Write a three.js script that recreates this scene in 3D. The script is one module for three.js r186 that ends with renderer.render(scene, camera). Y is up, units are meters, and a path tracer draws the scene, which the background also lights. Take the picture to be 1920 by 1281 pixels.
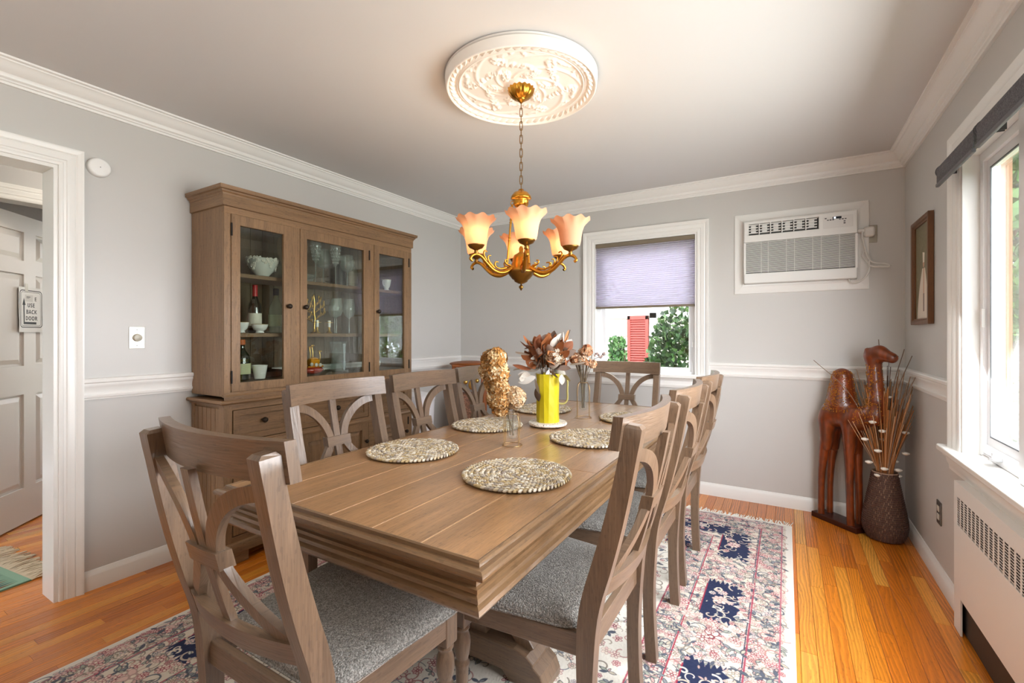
import * as THREE from 'three';
import { RoundedBoxGeometry } from 'three/addons/geometries/RoundedBoxGeometry.js';
import { mergeGeometries, toCreasedNormals } from 'three/addons/utils/BufferGeometryUtils.js';
import { MarchingCubes } from 'three/addons/objects/MarchingCubes.js';
import { RectAreaLightUniformsLib } from 'three/addons/lights/RectAreaLightUniformsLib.js';

// ---------- camera, sky, exposure ----------
const scene = new THREE.Scene();
const CAM_H = 1.267;
const camera = new THREE.PerspectiveCamera(THREE.MathUtils.radToDeg(2 * Math.atan(640.5 / 865)), 1920 / 1281, 0.05, 120);
camera.position.set(0, CAM_H, 0);
camera.rotation.set(0, THREE.MathUtils.degToRad(30.68), 0);
camera.setViewOffset(1920, 1281, 0, 12, 1920, 1281);
const renderer = new THREE.WebGLRenderer({ antialias: true });
renderer.toneMapping = THREE.LinearToneMapping;
renderer.toneMappingExposure = 2.3;
renderer.shadowMap.enabled = true;
RectAreaLightUniformsLib.init();
scene.background = new THREE.Color(0.93, 0.98, 1.05);   // even, bright overcast sky
scene.backgroundIntensity = 4.6;
const UNSEEN_UPLIGHT = 27;                                         // radiance of the unseen uplighter behind the camera
const LAMP = 0.045;                                       // candela of one chandelier bulb

// ---------- room dimensions (metres) ----------
const RUG_Y = 0.013;
const XL = -2.978, XR = 0.679, ZB = -3.95, ZF = 1.7, CEIL = 2.478, WT = 0.14;

// daylight that the wide right-hand window lets into the room, as large as its glass
const daylight = new THREE.RectAreaLight(new THREE.Color(0.97, 0.99, 1.01), 4.5, 1.98, 1.1);
daylight.name = 'window_daylight'; daylight.position.set(XR - 0.01, 1.36, -1.765); daylight.lookAt(XR - 1.01, 1.09, -1.765); scene.add(daylight);   // tilted a little: the sky sends it downwards

// ---------- helpers ----------
let seed = 12345;
const rnd = (a = 1, b) => { seed = (seed * 1664525 + 1013904223) >>> 0; const t = seed / 4294967296; return b === undefined ? t * a : a + t * (b - a); };
const V = (x, y, z) => new THREE.Vector3(x, y, z);
const lerp = (a, b, t) => a + (b - a) * t, clamp = (x, a, b) => Math.min(b, Math.max(a, x));
const smooth = (a, b, x) => { const t = clamp((x - a) / (b - a), 0, 1); return t * t * (3 - 2 * t); };
const taken = new Map();
const numbered = (n) => { const k = taken.get(n) ?? 0; taken.set(n, k + 1); return k ? n + '_' + String(k).padStart(3, '0') : n; };
const hash2 = (x, y) => { let h = Math.imul(x, 374761393) + Math.imul(y, 668265263); h = Math.imul(h ^ (h >>> 13), 1274126177); return ((h ^ (h >>> 16)) >>> 0) / 4294967296; };
function pn(x, y, px, py) {   // value noise that repeats every px, py
  const ix = Math.floor(x), iy = Math.floor(y), fx = x - ix, fy = y - iy, s = fx * fx * (3 - 2 * fx), t = fy * fy * (3 - 2 * fy);
  const m = (a, n) => ((a % n) + n) % n, a = m(ix, px), b = m(ix + 1, px), c = m(iy, py), d = m(iy + 1, py);
  return lerp(lerp(hash2(a, c), hash2(b, c), s), lerp(hash2(a, d), hash2(b, d), s), t);
}
function dataTex(w, h, fn, srgb = true, repeat) {
  const d = new Uint8Array(w * h * 4);
  for (let y = 0; y < h; y++) for (let x = 0; x < w; x++) { const c = fn(x / w, y / h), o = (y * w + x) * 4; for (let k = 0; k < 3; k++) d[o + k] = clamp((c.length ? c[k] : c) * 255, 0, 255); d[o + 3] = 255; }
  const t = new THREE.DataTexture(d, w, h, THREE.RGBAFormat);
  t.magFilter = t.minFilter = THREE.LinearFilter; t.wrapS = t.wrapT = THREE.RepeatWrapping;
  if (srgb) t.colorSpace = THREE.SRGBColorSpace;
  if (repeat) t.repeat.set(...repeat);
  t.needsUpdate = true; return t;
}
const DS = THREE.DoubleSide;
const M = (color, roughness = 0.6, o = {}) => new THREE.MeshStandardMaterial({ color, roughness, side: DS, ...o });
const P = (color, roughness = 0.6, o = {}) => new THREE.MeshPhysicalMaterial({ color, roughness, side: DS, ...o });
// uv in metres by box projection, the grain along one axis
function boxUV(g, grain = 'y', ox = 0, oy = 0) {
  const p = g.attributes.position, uv = new Float32Array(p.count * 2), a = V(), b = V(), c = V(), n = V(), gi = 'xyz'.indexOf(grain);
  for (let i = 0; i < p.count; i += 3) {
    a.fromBufferAttribute(p, i); b.fromBufferAttribute(p, i + 1); c.fromBufferAttribute(p, i + 2);
    n.copy(b).sub(a).cross(c.clone().sub(a));
    const e = [Math.abs(n.x), Math.abs(n.y), Math.abs(n.z)], k = e.indexOf(Math.max(...e));
    let u = gi, v; if (k === gi) { u = (gi + 1) % 3; v = (gi + 2) % 3; } else v = 3 - k - gi;
    for (const [j, q] of [a, b, c].entries()) { const w = [q.x, q.y, q.z]; uv[(i + j) * 2] = w[u] + ox; uv[(i + j) * 2 + 1] = w[v] + oy; }
  }
  g.setAttribute('uv', new THREE.BufferAttribute(uv, 2));
  return g;
}
function joined(list) {
  const gs = [].concat(list).map((g) => { g = g.index ? g.toNonIndexed() : g; for (const k of Object.keys(g.attributes)) if (!['position', 'normal', 'uv', 'color'].includes(k)) g.deleteAttribute(k); if (!g.attributes.normal) g.computeVertexNormals(); return g; });
  if (gs.length === 1) return gs[0];
  if (!gs.every((g) => g.attributes.uv)) gs.forEach((g) => g.deleteAttribute('uv'));
  if (!gs.every((g) => g.attributes.color)) gs.forEach((g) => g.deleteAttribute('color'));
  return mergeGeometries(gs);
}
function mk(name, list, m, parent = scene, { grain = 'y', keep = false } = {}) {
  let g = joined(list);
  if ((m.map || m.bumpMap || m.roughnessMap) && !keep) g = boxUV(g, grain, rnd(), rnd());
  const o = new THREE.Mesh(g, m); o.name = parent === scene ? numbered(name) : name; parent.add(o); return o;
}
function tag(o, label, category, group, kind) { o.userData.label = label; if (category) o.userData.category = category; if (group) o.userData.group = group; if (kind) o.userData.kind = kind; return o; }
function thing(name, label, category, pos = [0, 0, 0], turn = 0, group) { const o = new THREE.Group(); o.name = numbered(name); o.position.set(...pos); o.rotation.y = turn; scene.add(o); return tag(o, label, category, group); }
const struct = (o) => { o.userData.kind = 'structure'; return o; };
const bx = (w, h, d, x = 0, y = 0, z = 0, r = 0) => { const g = r ? new RoundedBoxGeometry(w, h, d, 1, Math.min(r, w / 2.01, h / 2.01, d / 2.01)) : new THREE.BoxGeometry(w, h, d); return g.translate(x, y, z); };
const span = (x0, x1, y0, y1, z0, z1, r = 0) => bx(Math.abs(x1 - x0), Math.abs(y1 - y0), Math.abs(z1 - z0), (x0 + x1) / 2, (y0 + y1) / 2, (z0 + z1) / 2, r);
let jit = 0;   // boxes that meet in one mesh differ by fractions of a millimetre, so that no two faces coincide
const spj = (x0, x1, y0, y1, z0, z1, r = 0) => { const e = ((jit++ * 7) % 11) * 0.00007; return span(Math.min(x0, x1) - e, Math.max(x0, x1) + e, Math.min(y0, y1) - e, Math.max(y0, y1) + e, Math.min(z0, z1) - e, Math.max(z0, z1) + e, r); };
const cyl = (r0, r1, h, x = 0, y = 0, z = 0, n = 20) => new THREE.CylinderGeometry(r1, r0, h, n).translate(x, y, z);
const sph = (r, x = 0, y = 0, z = 0, sx = 1, sy = 1, sz = 1, n = 14) => new THREE.SphereGeometry(r, n, Math.max(6, n * 0.7 | 0)).scale(sx, sy, sz).translate(x, y, z);
const lathe = (pts, n = 28) => new THREE.LatheGeometry(pts.map(([r, y]) => new THREE.Vector2(Math.max(r, 0.0002), y)), n);
const tube = (pts, r, seg = 20, n = 7, closed = false) => new THREE.TubeGeometry(new THREE.CatmullRomCurve3(pts.map((p) => (p.isVector3 ? p : V(...p))), closed), seg, r, n, closed);
const rod = (a, b, r, n = 8, r1 = r) => { const A = V(...a), B = V(...b), d = B.clone().sub(A), g = new THREE.CylinderGeometry(r1, r, d.length(), n); g.applyQuaternion(new THREE.Quaternion().setFromUnitVectors(V(0, 1, 0), d.clone().normalize())); return g.translate(...A.add(B).multiplyScalar(0.5).toArray()); };
function quadsGeo(q) {   // list of [a,b,c,d]
  const p = []; for (const [a, b, c, d] of q) { for (const v of [a, b, c, ...(d ? [a, c, d] : [])]) p.push(v.x, v.y, v.z); }
  const g = new THREE.BufferGeometry(); g.setAttribute('position', new THREE.Float32BufferAttribute(p, 3)); g.computeVertexNormals(); return g;
}
// a profile [[offset, height]...] swept with mitres along a polyline in a plane; map(p, q, height) places it
function sweep(profile, pts, map, { closed = false, crease = 0.6, cap = true } = {}) {
  const n = pts.length, rows = [];
  for (let i = 0; i < n; i++) {
    const A = pts[(i - 1 + n) % n], B = pts[i], C = pts[(i + 1) % n];
    const dir = (a, b) => { const x = b[0] - a[0], y = b[1] - a[1], l = Math.hypot(x, y); return [-y / l, x / l]; };
    let n1 = i || closed ? dir(A, B) : null, n2 = i < n - 1 || closed ? dir(B, C) : null; n1 ??= n2; n2 ??= n1;
    const k = 1 + n1[0] * n2[0] + n1[1] * n2[1], m = [(n1[0] + n2[0]) / k, (n1[1] + n2[1]) / k];
    rows.push(profile.map(([a, h]) => map(B[0] + m[0] * a, B[1] + m[1] * a, h)));
  }
  const q = [], L = profile.length;
  for (let i = 0; i < (closed ? n : n - 1); i++) for (let j = 0; j < L - 1; j++) q.push([rows[i][j], rows[(i + 1) % n][j], rows[(i + 1) % n][j + 1], rows[i][j + 1]]);
  if (!closed && cap) for (const r of [rows[0], rows[n - 1]]) for (const [a, b, c] of THREE.ShapeUtils.triangulateShape(profile.map(([x, y]) => new THREE.Vector2(x, y)), [])) q.push([r[a], r[b], r[c]]);
  return toCreasedNormals(quadsGeo(q), crease);
}
// a flat strip of width w and thickness t along points on a surface; at(x, y) gives z
function ribbon(pts, w, t, at, zoff = 0) {
  const rows = pts.map((p, i) => {
    const a = pts[Math.max(0, i - 1)], b = pts[Math.min(pts.length - 1, i + 1)], dx = b[0] - a[0], dy = b[1] - a[1], l = Math.hypot(dx, dy), nx = -dy / l, ny = dx / l, ww = (typeof w === 'function' ? w(i / (pts.length - 1)) : w) / 2;
    return [[1, 1], [-1, 1], [-1, -1], [1, -1]].map(([s, k]) => { const x = p[0] + nx * ww * s, y = p[1] + ny * ww * s; return V(x, y, at(x, y) + zoff + k * t / 2); });
  });
  const q = [];
  for (let i = 0; i < rows.length - 1; i++) for (let j = 0; j < 4; j++) q.push([rows[i][j], rows[i + 1][j], rows[i + 1][(j + 1) % 4], rows[i][(j + 1) % 4]]);
  q.push([...rows[0]], [...rows[rows.length - 1]]);
  return toCreasedNormals(quadsGeo(q), 0.5);
}
const frustum = (w, h, d, inset) => { const a = [[-w / 2, -h / 2], [w / 2, -h / 2], [w / 2, h / 2], [-w / 2, h / 2]].map(([x, y]) => V(x, y, 0)), b = a.map((v) => V(v.x - Math.sign(v.x) * inset, v.y - Math.sign(v.y) * inset, d)); return quadsGeo([[...b], ...a.map((v, i) => [v, a[(i + 1) % 4], b[(i + 1) % 4], b[i]])]); };

// ---------- textures and materials ----------
const grainT = dataTex(1024, 512, (u, v) => {      // 1 m along the grain, 0.5 m across
  let t = 0.86 + 0.10 * (pn(u * 4, v * 24, 4, 24) - 0.5) + 0.10 * (pn(u * 10, v * 128, 10, 128) - 0.5) + 0.07 * (pn(u * 40, v * 256, 40, 256) - 0.5);
  if (pn(u * 60, v * 200, 60, 200) > 0.80) t -= 0.09;
  return [t, t * 0.99, t * 0.975];
}, true, [1, 2]);
const grainB = dataTex(512, 512, (u, v) => 0.5 + 0.3 * (pn(u * 6, v * 128, 6, 128) - 0.5) + 0.5 * (pn(u * 30, v * 200, 30, 200) - 0.5), false, [1, 2]);
const oakT = dataTex(1024, 1024, (u, v) => {       // 2 m along, 1 m across
  const w = 1.2 * pn(u * 3, v * 8, 3, 8) + 0.4 * pn(u * 8, v * 20, 8, 20) + 0.06 * pn(u * 40, v * 80, 40, 80), r = v * 72 + w * 5.0;
  const f = r - Math.floor(r), ring = smooth(0, 0.75, f) * (1 - smooth(0.9, 1, f));
  let t = 0.96 - 0.24 * ring * (0.2 + 0.8 * pn(u * 4, v * 14, 4, 14)) - 0.08 * pn(u * 14, v * 300, 14, 300);
  if (pn(u * 90, v * 340, 90, 340) > 0.82) t -= 0.08;
  return [t, t * (0.86 + 0.14 * t), t * (0.7 + 0.3 * t)];
}, true, [0.5, 1]);
const clothT = dataTex(512, 512, (u, v) => { const t = 0.76 + 0.40 * (pn(u * 200, v * 200, 200, 200) - 0.5) + 0.25 * (pn(u * 90, v * 90, 90, 90) - 0.5); return [t, t, t]; }, true, [3.2, 3.2]);
const clothB = dataTex(256, 256, (u, v) => pn(u * 120, v * 120, 120, 120), false, [4, 4]);

const mWall = M('#cbc9c5', 0.42);
const mHall = M('#bdbbb8', 0.5);
const mCeil = M('#d6d5d3', 0.75);
const mTrim = M('#eeede9', 0.33);
const mDoorPaint = M('#d9d4cf', 0.36);
const mWhite = M('#f0f0ee', 0.4);
const mVinyl = M('#f3f4f6', 0.3);
const mChair = P('#836a54', 0.36, { clearcoat: 0.45, clearcoatRoughness: 0.3, map: grainT, bumpMap: grainB, bumpScale: 0.0009 });
const mTable = P('#bf9266', 0.34, { clearcoat: 0.8, clearcoatRoughness: 0.24, map: grainT, bumpMap: grainB, bumpScale: 0.0007 });
const mTableEdge = P('#8a6a49', 0.34, { clearcoat: 0.6, clearcoatRoughness: 0.2, map: grainT, bumpMap: grainB, bumpScale: 0.0007 });
const mCab = M('#9c7a57', 0.42, { map: grainT, bumpMap: grainB, bumpScale: 0.0008 });
const mCabIn = M('#8f7a60', 0.55, { map: grainT });
const mSeat = M('#b9b5ae', 0.95, { map: clothT, bumpMap: clothB, bumpScale: 0.003 });
const mKnob = M('#3a322b', 0.35, { metalness: 0.75 });
const mHinge = M('#1d1a18', 0.4, { metalness: 0.6 });
const mGlass = P('#ffffff', 0.02, { transmission: 1, thickness: 0, ior: 1.5 });
const mCabGlass = P('#eef2ee', 0.01, { transmission: 1, thickness: 0, ior: 1.62 });
const mClear = P('#e9f0ee', 0.03, { transmission: 0.82, thickness: 0, ior: 1.45 });
const mTube = P('#f6f9f8', 0.02, { transmission: 0.96, thickness: 0, ior: 1.5 });
const mWire = M('#b39468', 0.32, { metalness: 1 });
const mBrass = M('#c08a35', 0.28, { metalness: 1 });
const mBronze = M('#8d6a34', 0.34, { metalness: 1 });
const mGold = M('#d8b060', 0.28, { metalness: 1 });
const mGrey = M('#5d5c60', 0.6);
const mBlack = M('#141414', 0.5);
const mSteel = M('#8b8986', 0.3, { metalness: 0.9 });
const mCeramic = P('#f2f1ee', 0.12, { clearcoat: 0.6 });
const floorTones = ['#fb9a26', '#f08a1c', '#ffaa3a', '#dc7b16', '#f59428', '#e68622', '#ffb44a', '#ec8e2c'].map((c) => P(c, 0.34, { map: oakT, clearcoat: 0.5, clearcoatRoughness: 0.16 }));

// ---------- the room ----------
// openings: door in the left wall, window in the back wall, large window in the right wall
const DZ0 = -0.785, DZ1 = 0.06, DTOP = 2.075;
const BX0 = -1.486, BX1 = -0.614, BY0 = 0.93, BY1 = 2.095;
const RZ0 = -2.79, RZ1 = -0.74, RY0 = 0.745, RY1 = 2.07;
struct(mk('wall_left', [span(XL - WT, XL, 0, CEIL, ZB - WT, DZ0), span(XL - WT, XL, DTOP, CEIL, DZ0, DZ1), span(XL - WT, XL, 0, CEIL, DZ1, ZF + WT)], mWall));
struct(mk('wall_back', [span(XL, BX0, 0, CEIL, ZB - WT, ZB), span(BX1, XR, 0, CEIL, ZB - WT, ZB), span(BX0, BX1, 0, BY0, ZB - WT, ZB), span(BX0, BX1, BY1, CEIL, ZB - WT, ZB)], mWall));
struct(mk('wall_right', [span(XR, XR + WT, 0, CEIL, ZB - WT, RZ0), span(XR, XR + WT, 0, CEIL, RZ1, ZF + WT), span(XR, XR + WT, 0, RY0, RZ0, RZ1), span(XR, XR + WT, RY1, CEIL, RZ0, RZ1)], mWall));
struct(mk('wall_front', span(XL, XR, 0, CEIL, ZF, ZF + WT), mWall));
struct(mk('ceiling', span(XL - WT, XR + WT, CEIL, CEIL + 0.12, ZB - WT, ZF + WT), mCeil));
// floor of separate oak strips along z
{
  const floor = new THREE.Group(); floor.name = 'floor'; scene.add(floor); struct(floor);
  struct(mk('subfloor', span(-5.9, XR + WT, -0.12, -0.016, ZB - WT, ZF + WT), M('#5a3210', 0.8), floor));
  const W = 0.0571, hidden = [], plank = (x, z0, z1) => {
    const L = z1 - z0 - 0.0012, w = W - 0.0011, b = 0.0011, c = [[-w / 2, -0.016], [-w / 2, -b], [-w / 2 + b, 0], [w / 2 - b, 0], [w / 2, -b], [w / 2, -0.016]];
    const q = []; for (let i = 0; i < 5; i++) q.push([V(c[i][0], c[i][1], L / 2), V(c[i + 1][0], c[i + 1][1], L / 2), V(c[i + 1][0], c[i + 1][1], -L / 2), V(c[i][0], c[i][1], -L / 2)]);
    for (const s of [-1, 1]) q.push([V(-w / 2, -0.016, s * L / 2), V(-w / 2, 0, s * L / 2), V(w / 2, 0, s * L / 2), V(w / 2, -0.016, s * L / 2)]);
    const g = boxUV(quadsGeo(q), 'z', rnd(2), rnd(1)); return g.translate(x + W / 2, 0, (z0 + z1) / 2);
  };
  for (let i = 0; i < 102; i++) {
    const x = XR - (i + 1) * W; if (x < -5.2) break;
    const mid = x + W / 2, underRug = mid > -2.33 && mid < 0.0, hall = mid < XL - 0.02;
    let z = hall ? -2.0 : ZB + 0.002 ; const end = hall ? 1.2 : ZF;
    while (z < end - 0.05) {
      let L = rnd(0.32, 1.25); if (underRug && z > ZB + 0.2 && L < 0.9) L += 0.5; let z1 = Math.min(end, z + L); if (end - z1 < 0.25) z1 = end;
      const covered = (underRug && z > -3.5) || z > -0.1 || (hall && z1 < -1.6) || mid < -4.75;
      if (covered) hidden.push(plank(x, z, z1));
      else { const p = new THREE.Mesh(plank(x, z, z1), floorTones[Math.floor(rnd(floorTones.length))]); p.name = 'floor_board'; floor.add(p); }
      z = z1;
    }
  }
  const rest = mk('floor_boards_beyond', hidden, floorTones[0], floor, { keep: true }); rest.userData.kind = 'stuff';
}
// crown, chair rail, baseboards: mitred profiles round the room
const crownP = [[0, 2.378], [0.012, 2.378], [0.014, 2.388], [0.02, 2.391], [0.021, 2.398], [0.03, 2.404], [0.034, 2.414], [0.034, 2.420], [0.046, 2.428], [0.058, 2.441], [0.067, 2.456], [0.074, 2.462], [0.075, 2.468], [0.09, 2.470], [0.092, 2.478], [0, 2.478]];
const railP = [[0, 0.945], [0.010, 0.945], [0.012, 0.953], [0.017, 0.956], [0.018, 0.966], [0.013, 0.972], [0.012, 0.990], [0.018, 1.008], [0.024, 1.018], [0.024, 1.026], [0.030, 1.032], [0.031, 1.044], [0.026, 1.050], [0, 1.052]];
const baseP = [[0, 0], [0.016, 0], [0.016, 0.072], [0.013, 0.080], [0.007, 0.086], [0.004, 0.094], [0, 0.096]];
const straight = (prof, n, a, b, am, bm, crease = 0.6) => { const d = [Math.sign(b[0] - a[0]), Math.sign(b[1] - a[1])], rows = [0, 1].map((e) => prof.map(([o, h]) => { const p = e ? b : a, m = e ? bm : am; return V(p[0] + n[0] * o + d[0] * m * o, h, p[1] + n[1] * o + d[1] * m * o); })), q = []; for (let j = 0; j < prof.length - 1; j++) q.push([rows[0][j], rows[1][j], rows[1][j + 1], rows[0][j + 1]]); q.push(); const caps = []; for (const r of rows) for (const [x, y, z] of THREE.ShapeUtils.triangulateShape(prof.map(([x, y]) => new THREE.Vector2(x, y)), [])) caps.push([r[x], r[y], r[z]]); return toCreasedNormals(quadsGeo([...q, ...caps]), crease); };
for (const [name, n, a, b] of [['trim_1', [1, 0], [XL, ZF], [XL, ZB]], ['trim_2', [0, 1], [XL, ZB], [XR, ZB]], ['trim_3', [-1, 0], [XR, ZB], [XR, ZF]], ['trim_4', [0, -1], [XR, ZF], [XL, ZF]]]) tag(struct(mk(name, straight(crownP, n, a, b, 1, -1), mTrim)), 'white crown moulding along the top of the wall');
const CASW = 0.088;
struct(mk('trim_5', straight(railP, [1, 0], [XL, DZ0 - CASW], [XL, ZB], 0, -1), mTrim));
struct(mk('trim_6', straight(railP, [0, 1], [XL, ZB], [BX0 - 0.092, ZB], 1, 0), mTrim));
struct(mk('trim_7', straight(railP, [0, 1], [BX1 + 0.092, ZB], [XR, ZB], 0, -1), mTrim));
struct(mk('trim_8', straight(railP, [-1, 0], [XR, ZB], [XR, RZ0 - 0.108], 1, 0), mTrim));
struct(mk('trim_9', straight(railP, [-1, 0], [XR, RZ1 + 0.108], [XR, ZF], 0, 0), mTrim));
struct(mk('trim_10', straight(railP, [1, 0], [XL, ZF], [XL, DZ1 + CASW], 0, 0), mTrim));
struct(mk('baseboard_left', [straight(baseP, [1, 0], [XL, DZ0 - CASW], [XL, ZB], 0, -1), straight(baseP, [1, 0], [XL, ZF], [XL, DZ1 + CASW], 0, 0)], mTrim));
struct(mk('baseboard_back', straight(baseP, [0, 1], [XL, ZB], [XR, ZB], 1, -1), mTrim));
struct(mk('baseboard_right', straight(baseP, [-1, 0], [XR, ZB], [XR, ZF], 1, 0), mTrim));
// casing profile: offset from the opening, thickness off the wall
const casP = (w) => [[0, 0], [0, 0.012], [w * 0.08, 0.016], [w * 0.16, 0.016], [w * 0.2, 0.013], [w * 0.3, 0.013], [w * 0.34, 0.017], [w * 0.62, 0.022], [w * 0.68, 0.019], [w * 0.74, 0.024], [w * 0.86, 0.026], [w * 0.94, 0.03], [w, 0.03], [w, 0]];
// door casing on the left wall
{
  const d = new THREE.Group(); d.name = 'trim_11'; scene.add(d); struct(d);
  mk('casing', sweep(casP(CASW), [[DZ1, 0], [DZ1, DTOP], [DZ0, DTOP], [DZ0, 0]].reverse(), (p, q, h) => V(XL + h, q, p)), mTrim, d);
  mk('jamb', [spj(XL - WT - 0.01, XL + 0.004, 0, DTOP, DZ0 - 0.001, DZ0 + 0.016), spj(XL - WT - 0.01, XL + 0.004, 0, DTOP, DZ1 - 0.016, DZ1 + 0.001), spj(XL - WT - 0.01, XL + 0.004, DTOP - 0.016, DTOP + 0.001, DZ0, DZ1)], mTrim, d);
}
// hall beyond the door: its far wall has a cased opening with an open six-panel door
{
  const HX = -4.05, oz0 = -1.66, oz1 = -0.2, ot = 2.09;
  struct(mk('wall_hall', [span(HX - 0.12, HX, 0, CEIL, -2.0, oz0), span(HX - 0.12, HX, 0, CEIL, oz1, 1.3), span(HX - 0.12, HX, ot, CEIL, oz0, oz1)], mHall));
  struct(mk('wall_hall_end', [span(-5.9, XL - WT, 0, 0.5, -2.12, -2.0), span(-5.9, XL - WT, 2.2, CEIL, -2.12, -2.0), span(-4.6, XL - WT, 0.5, 2.2, -2.12, -2.0), span(-5.9, -5.5, 0.5, 2.2, -2.12, -2.0)], mHall));
  struct(mk('unseen_window_5', span(-5.5, -4.6, 0.5, 2.2, -2.062, -2.058), mGlass));  // unseen window, placed to let sky light onto the open door
  struct(mk('wall_hall_near', [span(-5.9, XL - WT, 0, 0.5, 1.2, 1.3), span(-5.9, XL - WT, 2.1, CEIL, 1.2, 1.3), span(-3.4, XL - WT, 0.5, 2.1, 1.2, 1.3), span(-5.9, -4.3, 0.5, 2.1, 1.2, 1.3)], mHall));
  struct(mk('wall_entry', span(-6.02, -5.9, 0, CEIL, -2.12, 1.3), mHall));
  struct(mk('ceiling_hall', span(-6.02, XL - WT, CEIL, CEIL + 0.12, -2.12, 1.3), mCeil));
  tag(struct(mk('trim_12', sweep(casP(0.09), [[oz1, 0], [oz1, ot], [oz0, ot], [oz0, 0]].reverse(), (p, q, h) => V(HX + h, q, p)), mTrim)), 'white casing around the opening in the hall');
  struct(mk('unseen_window_3', [span(-4.3, -3.4, 0.5, 2.1, 1.248, 1.252)], mGlass));  // out of view as well, placed to brighten the hall with sky light
  // the door leaf
  const door = new THREE.Group(); door.name = 'door_1'; struct(door); scene.add(door);
  const dw = 0.86, dh = 2.05;
  // the face runs along (-0.70, -0.71); its centre is on the sight line of the middle stile
  door.position.set(-4.405, 0.012, -1.022); door.rotation.y = Math.PI * 0.75;
  mk('leaf', span(-dw / 2, dw / 2, 0, dh, -0.04, -0.012), mDoorPaint, door);
  const st = 0.115, ms = 0.105, rails = [[0, 0.235], [0.86, 1.05], [1.66, 1.75], [1.94, dh]];
  mk('stile', [span(-dw / 2, -dw / 2 + st, 0, dh, -0.012, 0), span(dw / 2 - st, dw / 2, 0, dh, -0.012, 0), span(-ms / 2, ms / 2, 0, dh, -0.012, 0)], mDoorPaint, door);
  for (const [a, b] of rails) mk('rail', [span(-dw / 2 + st, -ms / 2, a, b, -0.012, 0), span(ms / 2, dw / 2 - st, a, b, -0.012, 0)], mDoorPaint, door);
  for (const [a, b] of [[0.235, 0.86], [1.05, 1.66], [1.75, 1.94]]) for (const s of [-1, 1]) {
    const x0 = ms / 2, x1 = dw / 2 - st, w = x1 - x0 - 0.03, h = b - a - 0.03, p = mk('panel', frustum(w, h, 0.010, 0.028), mDoorPaint, door); p.position.set(s * (x0 + x1) / 2, (a + b) / 2, -0.0118);
  }
  mk('door_knob', [sph(0.028, dw / 2 - 0.07, 0.96, 0.05), cyl(0.012, 0.012, 0.05, 0, 0, 0).rotateX(Math.PI / 2).translate(dw / 2 - 0.07, 0.96, 0.025)], mBrass, door);
  // the paper sign taped to it
  const cv = document.createElement('canvas'); cv.width = 384; cv.height = 512; const c = cv.getContext('2d');
  c.fillStyle = '#e9e8e6'; c.fillRect(0, 0, 384, 512); c.strokeStyle = '#2a2a2c'; c.lineWidth = 9; c.beginPath(); c.roundRect(20, 36, 330, 420, 36); c.stroke(); c.lineWidth = 4; c.beginPath(); c.roundRect(38, 54, 294, 384, 26); c.stroke();
  c.fillStyle = '#232325'; c.font = 'bold 60px sans-serif'; c.textAlign = 'center'; c.fillText('E', 258, 150); c.font = 'bold 64px sans-serif'; c.fillText('USE', 190, 226); c.fillText('BACK', 194, 302); c.fillText('DOOR', 194, 376);
  c.fillRect(72, 396, 196, 26); c.fillRect(72, 200, 18, 200); c.beginPath(); c.moveTo(58, 204); c.lineTo(81, 120); c.lineTo(106, 204); c.fill();
  c.fillStyle = '#d4d2cf'; c.fillRect(96, 84, 120, 78); c.fillStyle = '#5a5a5c'; c.fillRect(120, 104, 60, 8); c.fillRect(120, 118, 44, 6);
  const sgn = new THREE.Group(); sgn.name = 'door_sign'; scene.add(sgn); tag(sgn, 'white paper sign reading USE BACK DOOR taped to the grey door', 'sign');
  const tx = new THREE.CanvasTexture(cv); tx.colorSpace = THREE.SRGBColorSpace; tx.magFilter = THREE.LinearFilter;
  const plane = new THREE.PlaneGeometry(0.225, 0.3, 6, 4), pp = plane.attributes.position; for (let i = 0; i < pp.count; i++) pp.setZ(i, 0.004 + 0.006 * Math.pow(Math.abs(pp.getX(i) / 0.11), 2) * (pp.getY(i) < 0 ? 1 : 0.5)); plane.computeVertexNormals();
  const paper = new THREE.Mesh(plane, M('#ffffff', 0.7, { map: tx })); paper.name = 'paper'; sgn.add(paper);
  mk('tape', span(-0.055, -0.03, 0.12, 0.175, 0.0045, 0.0055), P('#e8e4da', 0.3, { transparent: true, opacity: 0.75 }), sgn);
  door.updateMatrixWorld(); sgn.position.copy(V(0.0, 1.425, 0.003).applyMatrix4(door.matrixWorld)); sgn.rotation.y = door.rotation.y;
}

// ---------- windows ----------
const pleats = (n, h, depth) => Array.from({ length: n * 2 + 1 }, (_, i) => [i % 2 ? depth : -depth, -h * i / (n * 2)]);
function shade(name, label, w, h, n, mat, pos, turn, railMat, group) {
  const t = thing(name, label, 'window shade', pos, turn, group);
  mk('headrail', bx(w, 0.036, 0.05, 0, -0.018, 0, 0.004), railMat, t);
  if (h > 0) {
    const rows = (s) => pleats(n, h, 0.009).map(([d, y]) => [s * (0.004 + (d + 0.009)), y - 0.034]);
    const q = []; for (const s of [1, -1]) { const r = rows(s); for (let i = 0; i < r.length - 1; i++) q.push([V(-w / 2 + 0.004, r[i][1], r[i][0]), V(w / 2 - 0.004, r[i][1], r[i][0]), V(w / 2 - 0.004, r[i + 1][1], r[i + 1][0]), V(-w / 2 + 0.004, r[i + 1][1], r[i + 1][0])]); }
    mk('pleated_fabric', quadsGeo(q), mat, t, { grain: 'x' });
  }
  mk('bottom_rail', bx(w - 0.006, 0.018, 0.046, 0, -0.034 - h - 0.009, 0, 0.004), railMat, t);
  return t;
}
const mShade = P('#e8e5ee', 0.95, { transmission: 0.92, thickness: 0 });
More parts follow.
